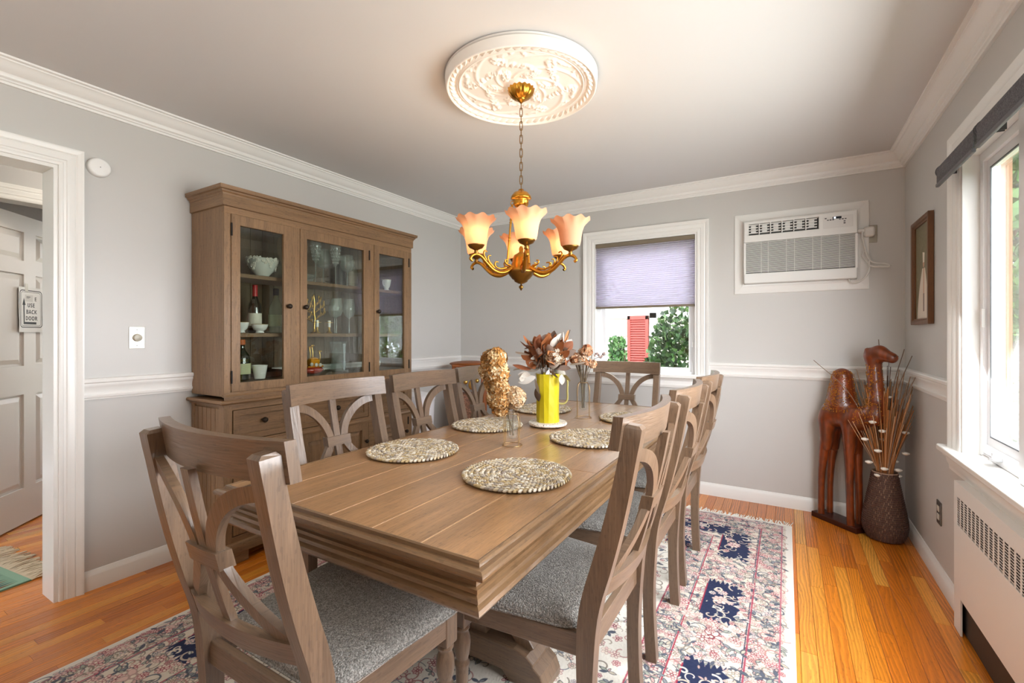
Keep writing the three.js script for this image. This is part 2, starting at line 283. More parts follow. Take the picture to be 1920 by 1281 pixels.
{ // back window
  const w = new THREE.Group(); w.name = 'window_1'; scene.add(w); tag(struct(w), 'white cased window looking out on the neighbouring house');
  mk('casing', sweep(casP(0.092), [[BX0, BY0 + 0.005], [BX0, BY1], [BX1, BY1], [BX1, BY0 + 0.005]], (p, q, h) => V(p, q, ZB + h)), mTrim, w);
  mk('jamb', [spj(BX0 - 0.002, BX0 + 0.014, BY0, BY1, ZB - WT, ZB + 0.006), spj(BX1 - 0.014, BX1 + 0.002, BY0, BY1, ZB - WT, ZB + 0.006), spj(BX0, BX1, BY1 - 0.014, BY1 + 0.002, ZB - WT, ZB + 0.006)], mTrim, w);
  mk('sill', spj(BX0 - 0.11, BX1 + 0.11, BY0 - 0.012, BY0 + 0.014, ZB - WT, ZB + 0.055, 0.006), mTrim, w);
  mk('apron', sweep([[0, 0], [0.014, 0], [0.02, 0.02], [0.014, 0.035], [0.014, 0.055], [0.026, 0.072], [0.026, 0.082], [0, 0.082]], [[BX1 + 0.088, -ZB], [BX0 - 0.088, -ZB]], (p, q, h) => V(p, BY0 - 0.094 + h, -q)), mTrim, w);
  const z = ZB - 0.075, x0 = BX0 + 0.014, x1 = BX1 - 0.014, y0 = BY0 + 0.014, y1 = BY1 - 0.014;
  mk('frame', [spj(x0, x0 + 0.035, y0, y1, z - 0.05, z + 0.03), spj(x1 - 0.035, x1, y0, y1, z - 0.05, z + 0.03), spj(x0, x1, y0, y0 + 0.022, z - 0.05, z + 0.03), spj(x0, x1, y1 - 0.03, y1, z - 0.05, z + 0.03)], mVinyl, w);
  mk('sash', [spj(x0 + 0.03, x0 + 0.075, y0 + 0.018, y1, z - 0.025, z + 0.012, 0.004), spj(x1 - 0.06, x1 - 0.015, y0 + 0.018, y1, z - 0.025, z + 0.012, 0.004), spj(x0 + 0.05, x1 - 0.04, y0 + 0.018, y0 + 0.05, z - 0.025, z + 0.012, 0.004), spj(x0 + 0.05, x1 - 0.04, y1 - 0.05, y1, z - 0.025, z + 0.012, 0.004)], mVinyl, w);
  mk('pane', spj(x0 + 0.06, x1 - 0.045, y0 + 0.04, y1 - 0.04, z - 0.008, z - 0.004), mGlass, w);
  mk('lock_lever', [spj(x1 - 0.03, x1 - 0.016, 1.17, 1.24, z + 0.012, z + 0.028, 0.003), rod([x1 - 0.023, 1.21, z + 0.03], [x1 - 0.03, 1.17, z + 0.04], 0.005)], mWhite, w);
  shade('cellular_shade', 'grey lavender pleated cellular shade half lowered in the back window', BX1 - BX0 - 0.034, 0.525, 30, mShade, [(BX0 + BX1) / 2, BY1 - 0.016, ZB - 0.02], 0, M('#7d715f', 0.5));
}
{ // large window in the right wall: casement, fixed pane, casement
  const w = new THREE.Group(); w.name = 'window_2'; scene.add(w); tag(struct(w), 'wide white casement window above the radiator cover');
  const C = 0.106, out = 0.085;
  mk('casing', sweep(casP(C), [[RZ0, RY0], [RZ0, RY1], [RZ1, RY1], [RZ1, RY0]], (p, q, h) => V(XR - h, q, p)), mTrim, w);
  mk('jamb', [spj(XR - 0.006, XR + out + 0.008, RY0, RY1, RZ0 - 0.002, RZ0 + 0.016), spj(XR - 0.006, XR + out + 0.008, RY0, RY1, RZ1 - 0.016, RZ1 + 0.002), spj(XR - 0.006, XR + out + 0.008, RY1 - 0.016, RY1 + 0.002, RZ0, RZ1)], mTrim, w);
  const mCedar = M('#a8774a', 0.6, { map: grainT }), oj = XR + out + 0.0085, oe = XR + WT + 0.006;   // natural wood outer reveal, seen through the glass
  mk('outer_jamb_board', spj(oj, oe, RY0 - 0.02, RY1 + 0.02, RZ0 - 0.01, RZ0 + 0.03), mCedar, w); mk('outer_jamb_board', spj(oj, oe, RY0 - 0.02, RY1 + 0.02, RZ1 - 0.03, RZ1 + 0.01), mCedar, w);
  mk('outer_head_board', spj(oj, oe, RY1 - 0.05, RY1 + 0.02, RZ0, RZ1), mCedar, w, { grain: 'z' }); mk('outer_sill_board', spj(oj, oe + 0.03, RY0 - 0.02, RY0 + 0.03, RZ0, RZ1), mCedar, w, { grain: 'z' });
  mk('sill', spj(XR - 0.055, XR + WT, RY0 - 0.028, RY0, RZ0 - 0.175, RZ1 + 0.175, 0.007), mTrim, w);
  mk('apron', straight([[0, 0.636], [0.012, 0.636], [0.014, 0.655], [0.022, 0.672], [0.024, 0.690], [0.036, 0.700], [0.040, 0.717], [0, 0.717]], [-1, 0], [XR, RZ0 - 0.15], [XR, RZ1 + 0.15], 0, 0), mTrim, w);
  const x = XR + out, y0 = RY0 + 0.002, y1 = RY1 - 0.016, cuts = [RZ0 + 0.016, -2.275, -1.255, RZ1 - 0.016];
  mk('frame', [spj(x - 0.035, x + 0.007, y0, y0 + 0.05, cuts[0], cuts[3], 0.003), spj(x - 0.035, x + 0.007, y1 - 0.04, y1, cuts[0], cuts[3], 0.003), spj(x - 0.035, x + 0.007, y0, y1, cuts[0], cuts[0] + 0.035, 0.003), spj(x - 0.035, x + 0.007, y0, y1, cuts[3] - 0.035, cuts[3], 0.003)], mVinyl, w);
  for (const k of [1, 2]) mk('mullion', spj(x - 0.06, x + 0.007, y0, y1, cuts[k] - 0.028, cuts[k] + 0.028, 0.004), mVinyl, w);
  for (let k = 0; k < 3; k++) {
    const a = cuts[k] + (k ? 0.026 : 0.033), b = cuts[k + 1] - (k < 2 ? 0.026 : 0.033), s = 0.042;
    mk('sash', [spj(x - 0.02, x + 0.008, y0 + 0.045, y1 - 0.035, a, a + s, 0.003), spj(x - 0.02, x + 0.008, y0 + 0.045, y1 - 0.035, b - s, b, 0.003), spj(x - 0.02, x + 0.008, y0 + 0.045, y0 + 0.045 + s, a, b, 0.003), spj(x - 0.02, x + 0.008, y1 - 0.035 - s, y1 - 0.035, a, b, 0.003)], mVinyl, w);
    mk('gasket', [spj(x - 0.022, x - 0.018, y0 + 0.045 + s, y1 - 0.035 - s, a + s - 0.006, a + s), spj(x - 0.022, x - 0.018, y0 + 0.045 + s, y1 - 0.035 - s, b - s, b - s + 0.006), spj(x - 0.022, x - 0.018, y1 - 0.041 - s, y1 - 0.035 - s, a + s, b - s), spj(x - 0.022, x - 0.018, y0 + 0.045 + s, y0 + 0.051 + s, a + s, b - s)], M('#6f7175', 0.6), w);
    mk('pane', spj(x + 0.003, x + 0.007, y0 + 0.08, y1 - 0.07, a + 0.03, b - 0.03), mGlass, w);
  }
  mk('crank_handle', [bx(0.05, 0.018, 0.07, x - 0.052, y0 + 0.03, -2.56, 0.006), bx(0.022, 0.012, 0.09, x - 0.066, y0 + 0.043, -2.535, 0.005).rotateX(0), cyl(0.009, 0.009, 0.024, x - 0.066, y0 + 0.05, -2.5)], M('#d7d8da', 0.25), w);
  mk('latch', [spj(x - 0.04, x - 0.028, 1.30, 1.38, cuts[0] + 0.028, cuts[0] + 0.04, 0.003)], mWhite, w);
  // two raised roller shades side by side
  const mRoll = M('#77757a', 0.8, { map: clothT });
  for (const [a, b, label] of [[RZ0 - 0.02, -2.325, 'short grey roller shade rolled up over the far casement'], [-2.295, RZ1 + 0.02, 'long grey roller shade rolled up over the middle of the wide window']]) {
    const t = thing('roller_shade', label, 'window shade', [XR - 0.058, RY1 - 0.055, (a + b) / 2], 0, 'rolled up shades over the wide window'), L = b - a;
    mk('roll', cyl(0.029, 0.029, L, 0, 0, 0, 18).rotateX(Math.PI / 2), mRoll, t, { grain: 'z' });
    mk('hanging_fabric', bx(0.003, 0.055, L - 0.01, -0.026, -0.035, 0), mRoll, t, { grain: 'z' });
    mk('bottom_bar', bx(0.014, 0.016, L - 0.008, -0.025, -0.066, 0, 0.004), M('#55545a', 0.4), t);
    for (const s of [-1, 1]) mk('bracket', [cyl(0.031, 0.031, 0.006, 0, 0, 0).rotateX(Math.PI / 2).translate(0, 0, s * (L / 2 + 0.004)), bx(0.05, 0.035, 0.004, 0.028, 0.0, s * (L / 2 + 0.006))], M('#4a4a4e', 0.5), t);
  }
}
// radiator cover under it
{
  const t = thing('radiator_cover', 'white metal radiator cover with slotted grille under the wide window', 'radiator', [0, 0, 0]);
  const xf = 0.632, z0 = -2.715, z1 = -0.8, top = 0.632, g0 = 0.455, g1 = 0.575;
  const mRad = M('#ebebe8', 0.38);
  mk('front_panel', [spj(xf, xf + 0.006, 0.155, g0, z0, z1), spj(xf, xf + 0.006, g1, top, z0, z1), spj(xf, xf + 0.006, g0, g1, z0, z0 + 0.035), spj(xf, xf + 0.006, g0, g1, z1 - 0.035, z1), spj(xf, xf + 0.006, 0.0, 0.155, z0, z0 + 0.085), spj(xf, xf + 0.006, 0, 0.155, z1 - 0.085, z1)], mRad, t);
  mk('top_panel', spj(xf, XR - 0.001, top - 0.005, top + 0.004, z0, z1, 0.002), mRad, t);
  for (const z of [z0, z1 - 0.004]) mk('side_panel', spj(xf, XR - 0.001, 0, top, z, z + 0.004), mRad, t);
  mk('shade_sheet', spj(xf + 0.016, xf + 0.020, 0.01, top - 0.01, z0 + 0.006, z1 - 0.006), mBlack, t);  // black sheet standing for the shade behind the slots
  const bars = [], cols = 41, pitch = (z1 - z0 - 0.07) / cols;
  for (let i = 0; i <= cols; i++) bars.push(span(xf + 0.0002, xf + 0.0014, g0, g1, z0 + 0.035 + i * pitch - 0.0065, z0 + 0.035 + i * pitch + 0.0065));
  for (let j = 0; j <= 12; j++) bars.push(span(xf + 0.0004, xf + 0.0012, g0 + j * 0.01 - 0.0014, g0 + j * 0.01 + 0.0014, z0 + 0.03, z1 - 0.03));
  mk('grille', bars, mRad, t);
}
// air conditioner through the back wall
{
  const t = thing('air_conditioner', 'white through-wall air conditioner framed in white trim on back wall', 'air conditioner', [0.074, 1.885, ZB]);
  const mAc = M('#e4e3df', 0.42), mAcD = M('#4b4a48', 0.6), a = 0.344, b = 0.232;
  mk('trim_frame', sweep([[0, 0], [0, 0.018], [0.012, 0.022], [0.02, 0.016], [0.06, 0.012], [0.068, 0.008], [0.07, 0]], [[-a - 0.002, -b - 0.002], [-a - 0.002, b + 0.002], [a + 0.002, b + 0.002], [a + 0.002, -b - 0.002]], (p, q, h) => V(p, q, h), { closed: true }), mTrim, t);
  const f = 0.075;
  mk('case', [spj(-a, a, -b, b, 0.001, 0.04, 0.006), spj(-a, -a + 0.012, -b + 0.07, b - 0.16, 0.03, f), spj(a - 0.012, a, -b + 0.07, b - 0.16, 0.03, f), spj(-a, a, -b, -b + 0.075, 0.03, f, 0.008), spj(-a, a, 0.075, 0.115, 0.03, f, 0.006), spj(-a, -a + 0.025, 0.11, b, 0.03, f, 0.006), spj(-a, a, b - 0.022, b, 0.03, f, 0.006), spj(0.125, a, 0.10, b, 0.03, f, 0.006), spj(-a, a, 0.1, 0.128, 0.03, f, 0.006)], mAc, t);
  mk('grille_recess', spj(-a + 0.01, a - 0.01, -b + 0.07, 0.08, 0.04, 0.045), mAcD, t);
  const slats = []; for (let i = 0; i < 27; i++) slats.push(bx(2 * a - 0.02, 0.0040, 0.014, 0, -b + 0.083 + i * 0.0087, f - 0.009).rotateX(0));
  for (const x of [-0.23, -0.185, -0.07, -0.02, 0.09, 0.14, 0.245]) slats.push(bx(0.004, 0.235, 0.008, x, -b + 0.195, f - 0.01));
  mk('intake_grille', slats, mAc, t);
  mk('vent_recess', spj(-a + 0.02, 0.13, 0.12, b - 0.02, 0.04, 0.043), mAcD, t);
  for (let k = 0; k < 6; k++) {
    const x0 = -0.316 + k * 0.073, g = [];
    for (let i = 0; i < 4; i++) g.push(bx(0.064, 0.006, 0.02, x0 + 0.034, 0.143 + i * 0.0195, f - 0.012).rotateX(0));
    g.push(spj(x0 - 0.003, x0 + 0.003, 0.13, b - 0.022, 0.05, f - 0.004), spj(x0 + 0.018, x0 + 0.05, 0.145, 0.198, 0.05, f - 0.016)); mk('vent_louvre', g, mAc, t);
  }
  mk('control_panel', spj(0.152, 0.318, 0.124, b - 0.03, f, f + 0.002, 0.001), M('#dddbd7', 0.5), t);
  mk('display', spj(0.205, 0.255, 0.184, 0.199, f + 0.002, f + 0.003), M('#23272e', 0.2), t);
  mk('display_digits', [spj(0.213, 0.222, 0.187, 0.196, f + 0.003, f + 0.0034)], M('#ffffff', 0.5, { emissive: '#e6f2ff', emissiveIntensity: 1.2 }), t);
  for (const [x, y] of [[0.165, 0.192], [0.178, 0.179], [0.193, 0.179], [0.208, 0.179], [0.246, 0.179], [0.262, 0.179], [0.278, 0.179], [0.272, 0.15], [0.272, 0.163]]) mk('button', spj(x - 0.005, x + 0.005, y - 0.003, y + 0.003, f + 0.002, f + 0.004), M('#4a4a4c', 0.5), t);
  mk('power_cord', tube([[0.30, -0.236, 0.05], [0.31, -0.262, 0.06], [0.345, -0.262, 0.07], [0.395, -0.215, 0.07], [0.41, -0.15, 0.06], [0.375, -0.08, 0.05], [0.385, -0.05, 0.045], [0.412, -0.10, 0.05], [0.41, -0.15, 0.07], [0.47, -0.165, 0.09], [0.515, -0.165, 0.09], [0.5, -0.15, 0.08], [0.42, -0.125, 0.06], [0.385, -0.02, 0.05], [0.372, 0.05, 0.06], [0.37, 0.085, 0.07]], 0.0055, 90, 8), M('#d9d6d0', 0.5), t);
  const o = thing('wall_outlet', 'metal wall outlet with a white plug beside the air conditioner', 'outlet', [0.497, 1.955, ZB]);
  mk('cover_plate', bx(0.072, 0.118, 0.006, 0.0, 0, 0.003, 0.003), M('#a9a293', 0.4, { metalness: 0.6 }), o);
  mk('plug', [bx(0.065, 0.07, 0.045, -0.012, 0.012, 0.028, 0.016), bx(0.045, 0.026, 0.04, -0.058, 0.02, 0.04, 0.01)], M('#e2dfd9', 0.45), o);
}

// ---------- dining table ----------
const TX0 = -1.62, TX1 = -0.548, TZ0 = -3.26, TZ1 = -0.802, TH = 0.77;
{
  const t = thing('dining_table', 'long weathered-wood trestle dining table with plank top and moulded apron', 'table', [(TX0 + TX1) / 2, 0, (TZ0 + TZ1) / 2]);
  const hw = (TX1 - TX0) / 2, hl = (TZ1 - TZ0) / 2, prof = [[-0.036, 0.748], [-0.036, 0.7705], [-0.031, 0.7725], [-0.026, 0.770], [-0.0245, 0.761], [-0.019, 0.7605], [-0.010, 0.7615], [-0.002, 0.7575], [0, 0.752], [0, 0.746], [-0.004, 0.742], [-0.05, 0.742], [-0.054, 0.738], [-0.054, 0.697], [-0.045, 0.695], [-0.044, 0.686], [-0.050, 0.683], [-0.041, 0.677], [-0.038, 0.668], [-0.044, 0.665], [-0.032, 0.658], [-0.028, 0.649], [-0.032, 0.642], [-0.06, 0.642], [-0.06, 0.74]].map(([a, h]) => [-a, h]);
  // four mitred sides
  const cor = [[-hw, -hl], [hw, -hl], [hw, hl], [-hw, hl]];
  const side = (a, b, n, d, len, cutA, cutB) => {};
  for (let k = 0; k < 4; k++) {
    const a = cor[k], b = cor[(k + 1) % 4], d = [Math.sign(b[0] - a[0]), Math.sign(b[1] - a[1])], n = [-d[1], d[0]];
    mk('apron', straight(prof, n, a, b, 1, -1, 0.35), mTableEdge, t, { grain: k % 2 ? 'z' : 'x' });
  }
  // top boards in three sections (two ends and the leaf), thin pale joints between them
  const x0 = -hw + 0.036, x1 = hw - 0.036, n = 6, w = (x1 - x0) / n, cz = (TZ0 + TZ1) / 2, secs = [[-hl + 0.036, -2.485 - cz], [-2.485 - cz, -1.582 - cz], [-1.582 - cz, hl - 0.036]];
  for (const [a, b] of secs) for (let i = 0; i < n; i++) mk('top_board', bx(w - 0.0034, 0.024, b - a - 0.0016, x0 + (i + 0.5) * w, TH - 0.012, (a + b) / 2, 0.0012), mTable, t, { grain: 'z' });
  mk('under_board', span(x0, x1, TH - 0.03, TH - 0.0018, -hl + 0.03, hl - 0.03), M('#d8b78c', 0.7), t);
  for (const z of [-1.5, -2.56]) {
    const zz = z - cz;
    const pts = [[-0.36, 0], [-0.36, 0.02], [-0.345, 0.055], [-0.315, 0.075], [-0.315, 0.085], [-0.29, 0.105], [-0.24, 0.118], [0.24, 0.118], [0.29, 0.105], [0.315, 0.085], [0.315, 0.075], [0.345, 0.055], [0.36, 0.02], [0.36, 0], [0.22, 0], [0.19, 0.03], [-0.19, 0.03], [-0.22, 0]];
    const sh = new THREE.Shape(pts.map(([x, y]) => new THREE.Vector2(x, y)));
    mk('trestle_foot', new THREE.ExtrudeGeometry(sh, { depth: 0.13, bevelEnabled: true, bevelSize: 0.003, bevelThickness: 0.003, bevelSegments: 1 }).translate(0, 0.0165, zz - 0.065), mChair, t, { grain: 'x' });
    mk('trestle_head', bx(0.8, 0.07, 0.12, 0, 0.62, zz, 0.006), mChair, t, { grain: 'x' });
    for (const s of [-1, 1]) mk('trestle_post', bx(0.08, 0.47, 0.1, s * 0.068, 0.355, zz, 0.005), mChair, t);
    for (const s of [-1, 1]) mk('brace', bx(0.06, 0.30, 0.07, 0, 0, 0, 0.004).rotateZ(s * 0.66).translate(s * 0.19, 0.235, zz), mChair, t);
  }
  mk('stretcher', bx(0.09, 0.1, 1.1, 0, 0.3, -2.03 - cz, 0.006), mChair, t, { grain: 'z' });
}

// ---------- dining chairs ----------
const RP = [[0, 0.178], [0.1, 0.172], [0.22, 0.168], [0.36, 0.169], [0.48, 0.174], [0.56, 0.187], [0.66, 0.216], [0.76, 0.243], [0.86, 0.266], [0.95, 0.284], [1.04, 0.300]];
const rp = (y) => { for (let i = 0; i < RP.length - 1; i++) if (y <= RP[i + 1][0]) { const t = (y - RP[i][0]) / (RP[i + 1][0] - RP[i][0]); const a = RP[Math.max(0, i - 1)][1], b = RP[i][1], c = RP[i + 1][1], d = RP[Math.min(RP.length - 1, i + 2)][1]; return 0.5 * (2 * b + (c - a) * t + (2 * a - 5 * b + 4 * c - d) * t * t + (3 * b - a - 3 * c + d) * t * t * t); } return RP[RP.length - 1][1]; };
const bulge = (x) => 0.045 * (1 - (x / 0.255) ** 2);
const backAt = (x, y) => rp(y) + bulge(x);
function makeChair() {
  const t = thing('dining_chair', '', 'chair');
  const px = 0.226;
  for (const s of [-1, 1]) {   // rear posts, one piece from foot to top
    const ys = [...Array(34).keys()].map((i) => i / 33 * 1.022), rows = ys.map((y) => {
      const z = rp(y), dz = (rp(Math.min(1.02, y + 0.01)) - rp(Math.max(0, y - 0.01))) / 0.02, l = Math.hypot(1, dz), th = lerp(0.020, 0.026, smooth(0.25, 0.5, y)) - 0.004 * smooth(0.6, 1, y), hw = 0.0205, X = s * (px - 0.008 * smooth(0.5, 0.0, y));
      return [[hw, 1], [-hw, 1], [-hw, -1], [hw, -1]].map(([a, k]) => V(X + a, y - k * th * dz / l, z + k * th / l));
    }), q = [];
    for (let i = 0; i < rows.length - 1; i++) for (let j = 0; j < 4; j++) q.push([rows[i][j], rows[i + 1][j], rows[i + 1][(j + 1) % 4], rows[i][(j + 1) % 4]]);
    q.push([...rows[0]]); const e = rows[rows.length - 1], tp = e.map((v) => V(s * px + (v.x - s * px) * 0.75, v.y + 0.008, lerp(v.z, rp(1.02), 0.35)));
    for (let j = 0; j < 4; j++) q.push([e[j], tp[j], tp[(j + 1) % 4], e[(j + 1) % 4]]); q.push([...tp]);
    mk('rear_post', toCreasedNormals(quadsGeo(q), 0.6), mChair, t);
  }
  const line = (x0, y0, x1, y1, n = 10) => [...Array(n + 1).keys()].map((i) => [lerp(x0, x1, i / n), lerp(y0, y1, i / n)]);
  mk('top_rail', ribbon(line(-0.256, 1.007, 0.256, 1.007, 18), 0.086, 0.026, (x, y) => backAt(x, y), -0.036), mChair, t, { grain: 'x' });
  mk('lower_rail', ribbon(line(-0.215, 0.59, 0.215, 0.59, 14), 0.052, 0.024, backAt, -0.002), mChair, t, { grain: 'x' });
  mk('centre_slat', ribbon(line(0, 0.61, 0, 0.975, 16), 0.032, 0.016, backAt, -0.008), mChair, t);
  for (const s of [-1, 1]) {
    const up = [...Array(19).keys()].map((i) => { const a = i / 18 * Math.PI / 2; return [s * (0.032 + 0.185 * (1 - Math.cos(a)) ** 0.92), 0.762 + 0.186 * Math.sin(a) ** 0.95]; });
    mk('upper_arch', ribbon(up, 0.034, 0.019, backAt, -0.008), mChair, t);
    const dn = [...Array(13).keys()].map((i) => { const k = i / 12; return [s * (0.032 + 0.165 * k ** 1.45), 0.79 - 0.188 * k]; });
    mk('lower_arch', ribbon(dn, 0.032, 0.019, backAt, -0.008), mChair, t);
  }
  mk('tie_band', ribbon(line(-0.062, 0.778, 0.062, 0.778, 6), 0.04, 0.034, backAt, -0.008), mChair, t, { grain: 'x' });
  // seat frame
  const fw = 0.262, bw = 0.232, zf = -0.262, zb = 0.175;
  mk('front_apron', bx(2 * fw - 0.05, 0.062, 0.024, 0, 0.428, zf + 0.02, 0.004), mChair, t, { grain: 'x' });
  mk('rear_apron', bx(2 * bw - 0.04, 0.062, 0.022, 0, 0.428, zb - 0.005, 0.004), mChair, t, { grain: 'x' });
  for (const s of [-1, 1]) { const L = Math.hypot(zb - zf, fw - bw); mk('side_apron', bx(0.024, 0.062, L - 0.03, 0, 0, 0, 0.004).rotateY(-s * Math.atan2(fw - bw, zb - zf)).translate(s * ((fw + bw) / 2 - 0.012), 0.428, (zf + zb) / 2 - 0.005), mChair, t, { grain: 'z' }); }
  const leg = [[0.011, 0], [0.0145, 0.004], [0.0155, 0.03], [0.019, 0.2], [0.0205, 0.235], [0.0235, 0.245], [0.024, 0.252], [0.019, 0.258], [0.0195, 0.266], [0.025, 0.282], [0.0275, 0.306], [0.026, 0.326], [0.0195, 0.344], [0.018, 0.35], [0.0235, 0.355], [0.0245, 0.361], [0.021, 0.367], [0.021, 0.371]];
  for (const s of [-1, 1]) mk('front_leg', [lathe(leg, 18).translate(s * (fw - 0.026), 0, zf + 0.028), bx(0.05, 0.09, 0.05, s * (fw - 0.026), 0.414, zf + 0.028, 0.004)], mChair, t);
  // upholstered seat: trapezoid with crowned top and rolled edge
  const N = 26, cx = (a) => Math.sign(a) * (1 - (1 - Math.abs(a)) ** 1.6), grid = [];
  for (let i = 0; i <= N; i++) { grid.push([]); for (let j = 0; j <= N; j++) {
    const a = cx(i / N * 2 - 1), b = cx(j / N * 2 - 1), r = Math.max(Math.abs(a), Math.abs(b)), zz = lerp(zf - 0.012, zb - 0.02, (b + 1) / 2), hw = lerp(fw + 0.014, bw - 0.006, (b + 1) / 2);
    const k = 1 - 0.04 * (a * a * b * b) ** 4, e = (1 - Math.abs(a) ** 5) * (1 - Math.abs(b) ** 5), post = b > 0.8 ? 1 - 0.13 * smooth(0.8, 1, b) : 1;
    grid[i].push(V(a * hw * k * post, 0.468 + 0.030 * Math.pow(Math.max(0, e), 0.4) + 0.012 * (1 - a * a) * (1 - b * b), zz * k + 0.0));
  } }
  const q = []; for (let i = 0; i < N; i++) for (let j = 0; j < N; j++) q.push([grid[i][j], grid[i][j + 1], grid[i + 1][j + 1], grid[i + 1][j]]);
  const rim = [...Array(N).keys()].map((i) => grid[i][0]).concat([...Array(N).keys()].map((j) => grid[N][j]), [...Array(N).keys()].map((i) => grid[N - i][N]), [...Array(N).keys()].map((j) => grid[0][N - j]));
  for (let i = 0; i < rim.length; i++) { const a = rim[i], b = rim[(i + 1) % rim.length], dn = (v) => V(v.x * 0.985, 0.455, v.z * 0.985); q.push([a, b, dn(b), dn(a)]); }
  const seat = mk('seat_cushion', toCreasedNormals(quadsGeo(q), 1.0), mSeat, t, { grain: 'x' });
  mk('piping', tube(rim.filter((_, i) => i % 2 === 0).map((v) => V(v.x * 1.002, 0.463, v.z * 1.002)), 0.0035, 90, 6, true), mSeat, seat);
  return t;
}
const chair0 = makeChair();
[
  [[-1.08, 0, -0.812], 0, 'dining chair at the near end of the table, its back towards us'],
  [[-1.473, 0, -1.40], -Math.PI / 2, 'dining chair nearest to us on the cabinet side of the table'],
  [[-1.46, 0, -1.955], -Math.PI / 2, 'middle dining chair on the cabinet side of the table'],
  [[-1.476, 0, -2.515], -Math.PI / 2, 'farthest dining chair on the cabinet side, behind the dried hydrangeas'],
  [[-0.622, 0, -1.378], Math.PI / 2, 'dining chair nearest to us on the window side of the table'],
  [[-0.622, 0, -2.03], Math.PI / 2, 'middle dining chair on the right-hand window side of the table'],
  [[-0.626, 0, -2.655], Math.PI / 2, 'farthest dining chair on the right-hand side, nearest the back wall'],
  [[-1.05, 0, -3.215], Math.PI, 'dining chair at the far table end below the back window'],
].forEach(([p, r, label], i) => {
  const c = i ? chair0.clone() : chair0; if (i) { c.name = numbered('dining_chair'); scene.add(c); c.userData = {}; }
  c.position.set(p[0], RUG_Y, p[2]); c.rotation.y = r; tag(c, label, 'chair', 'weathered wood dining chairs around the table');
});

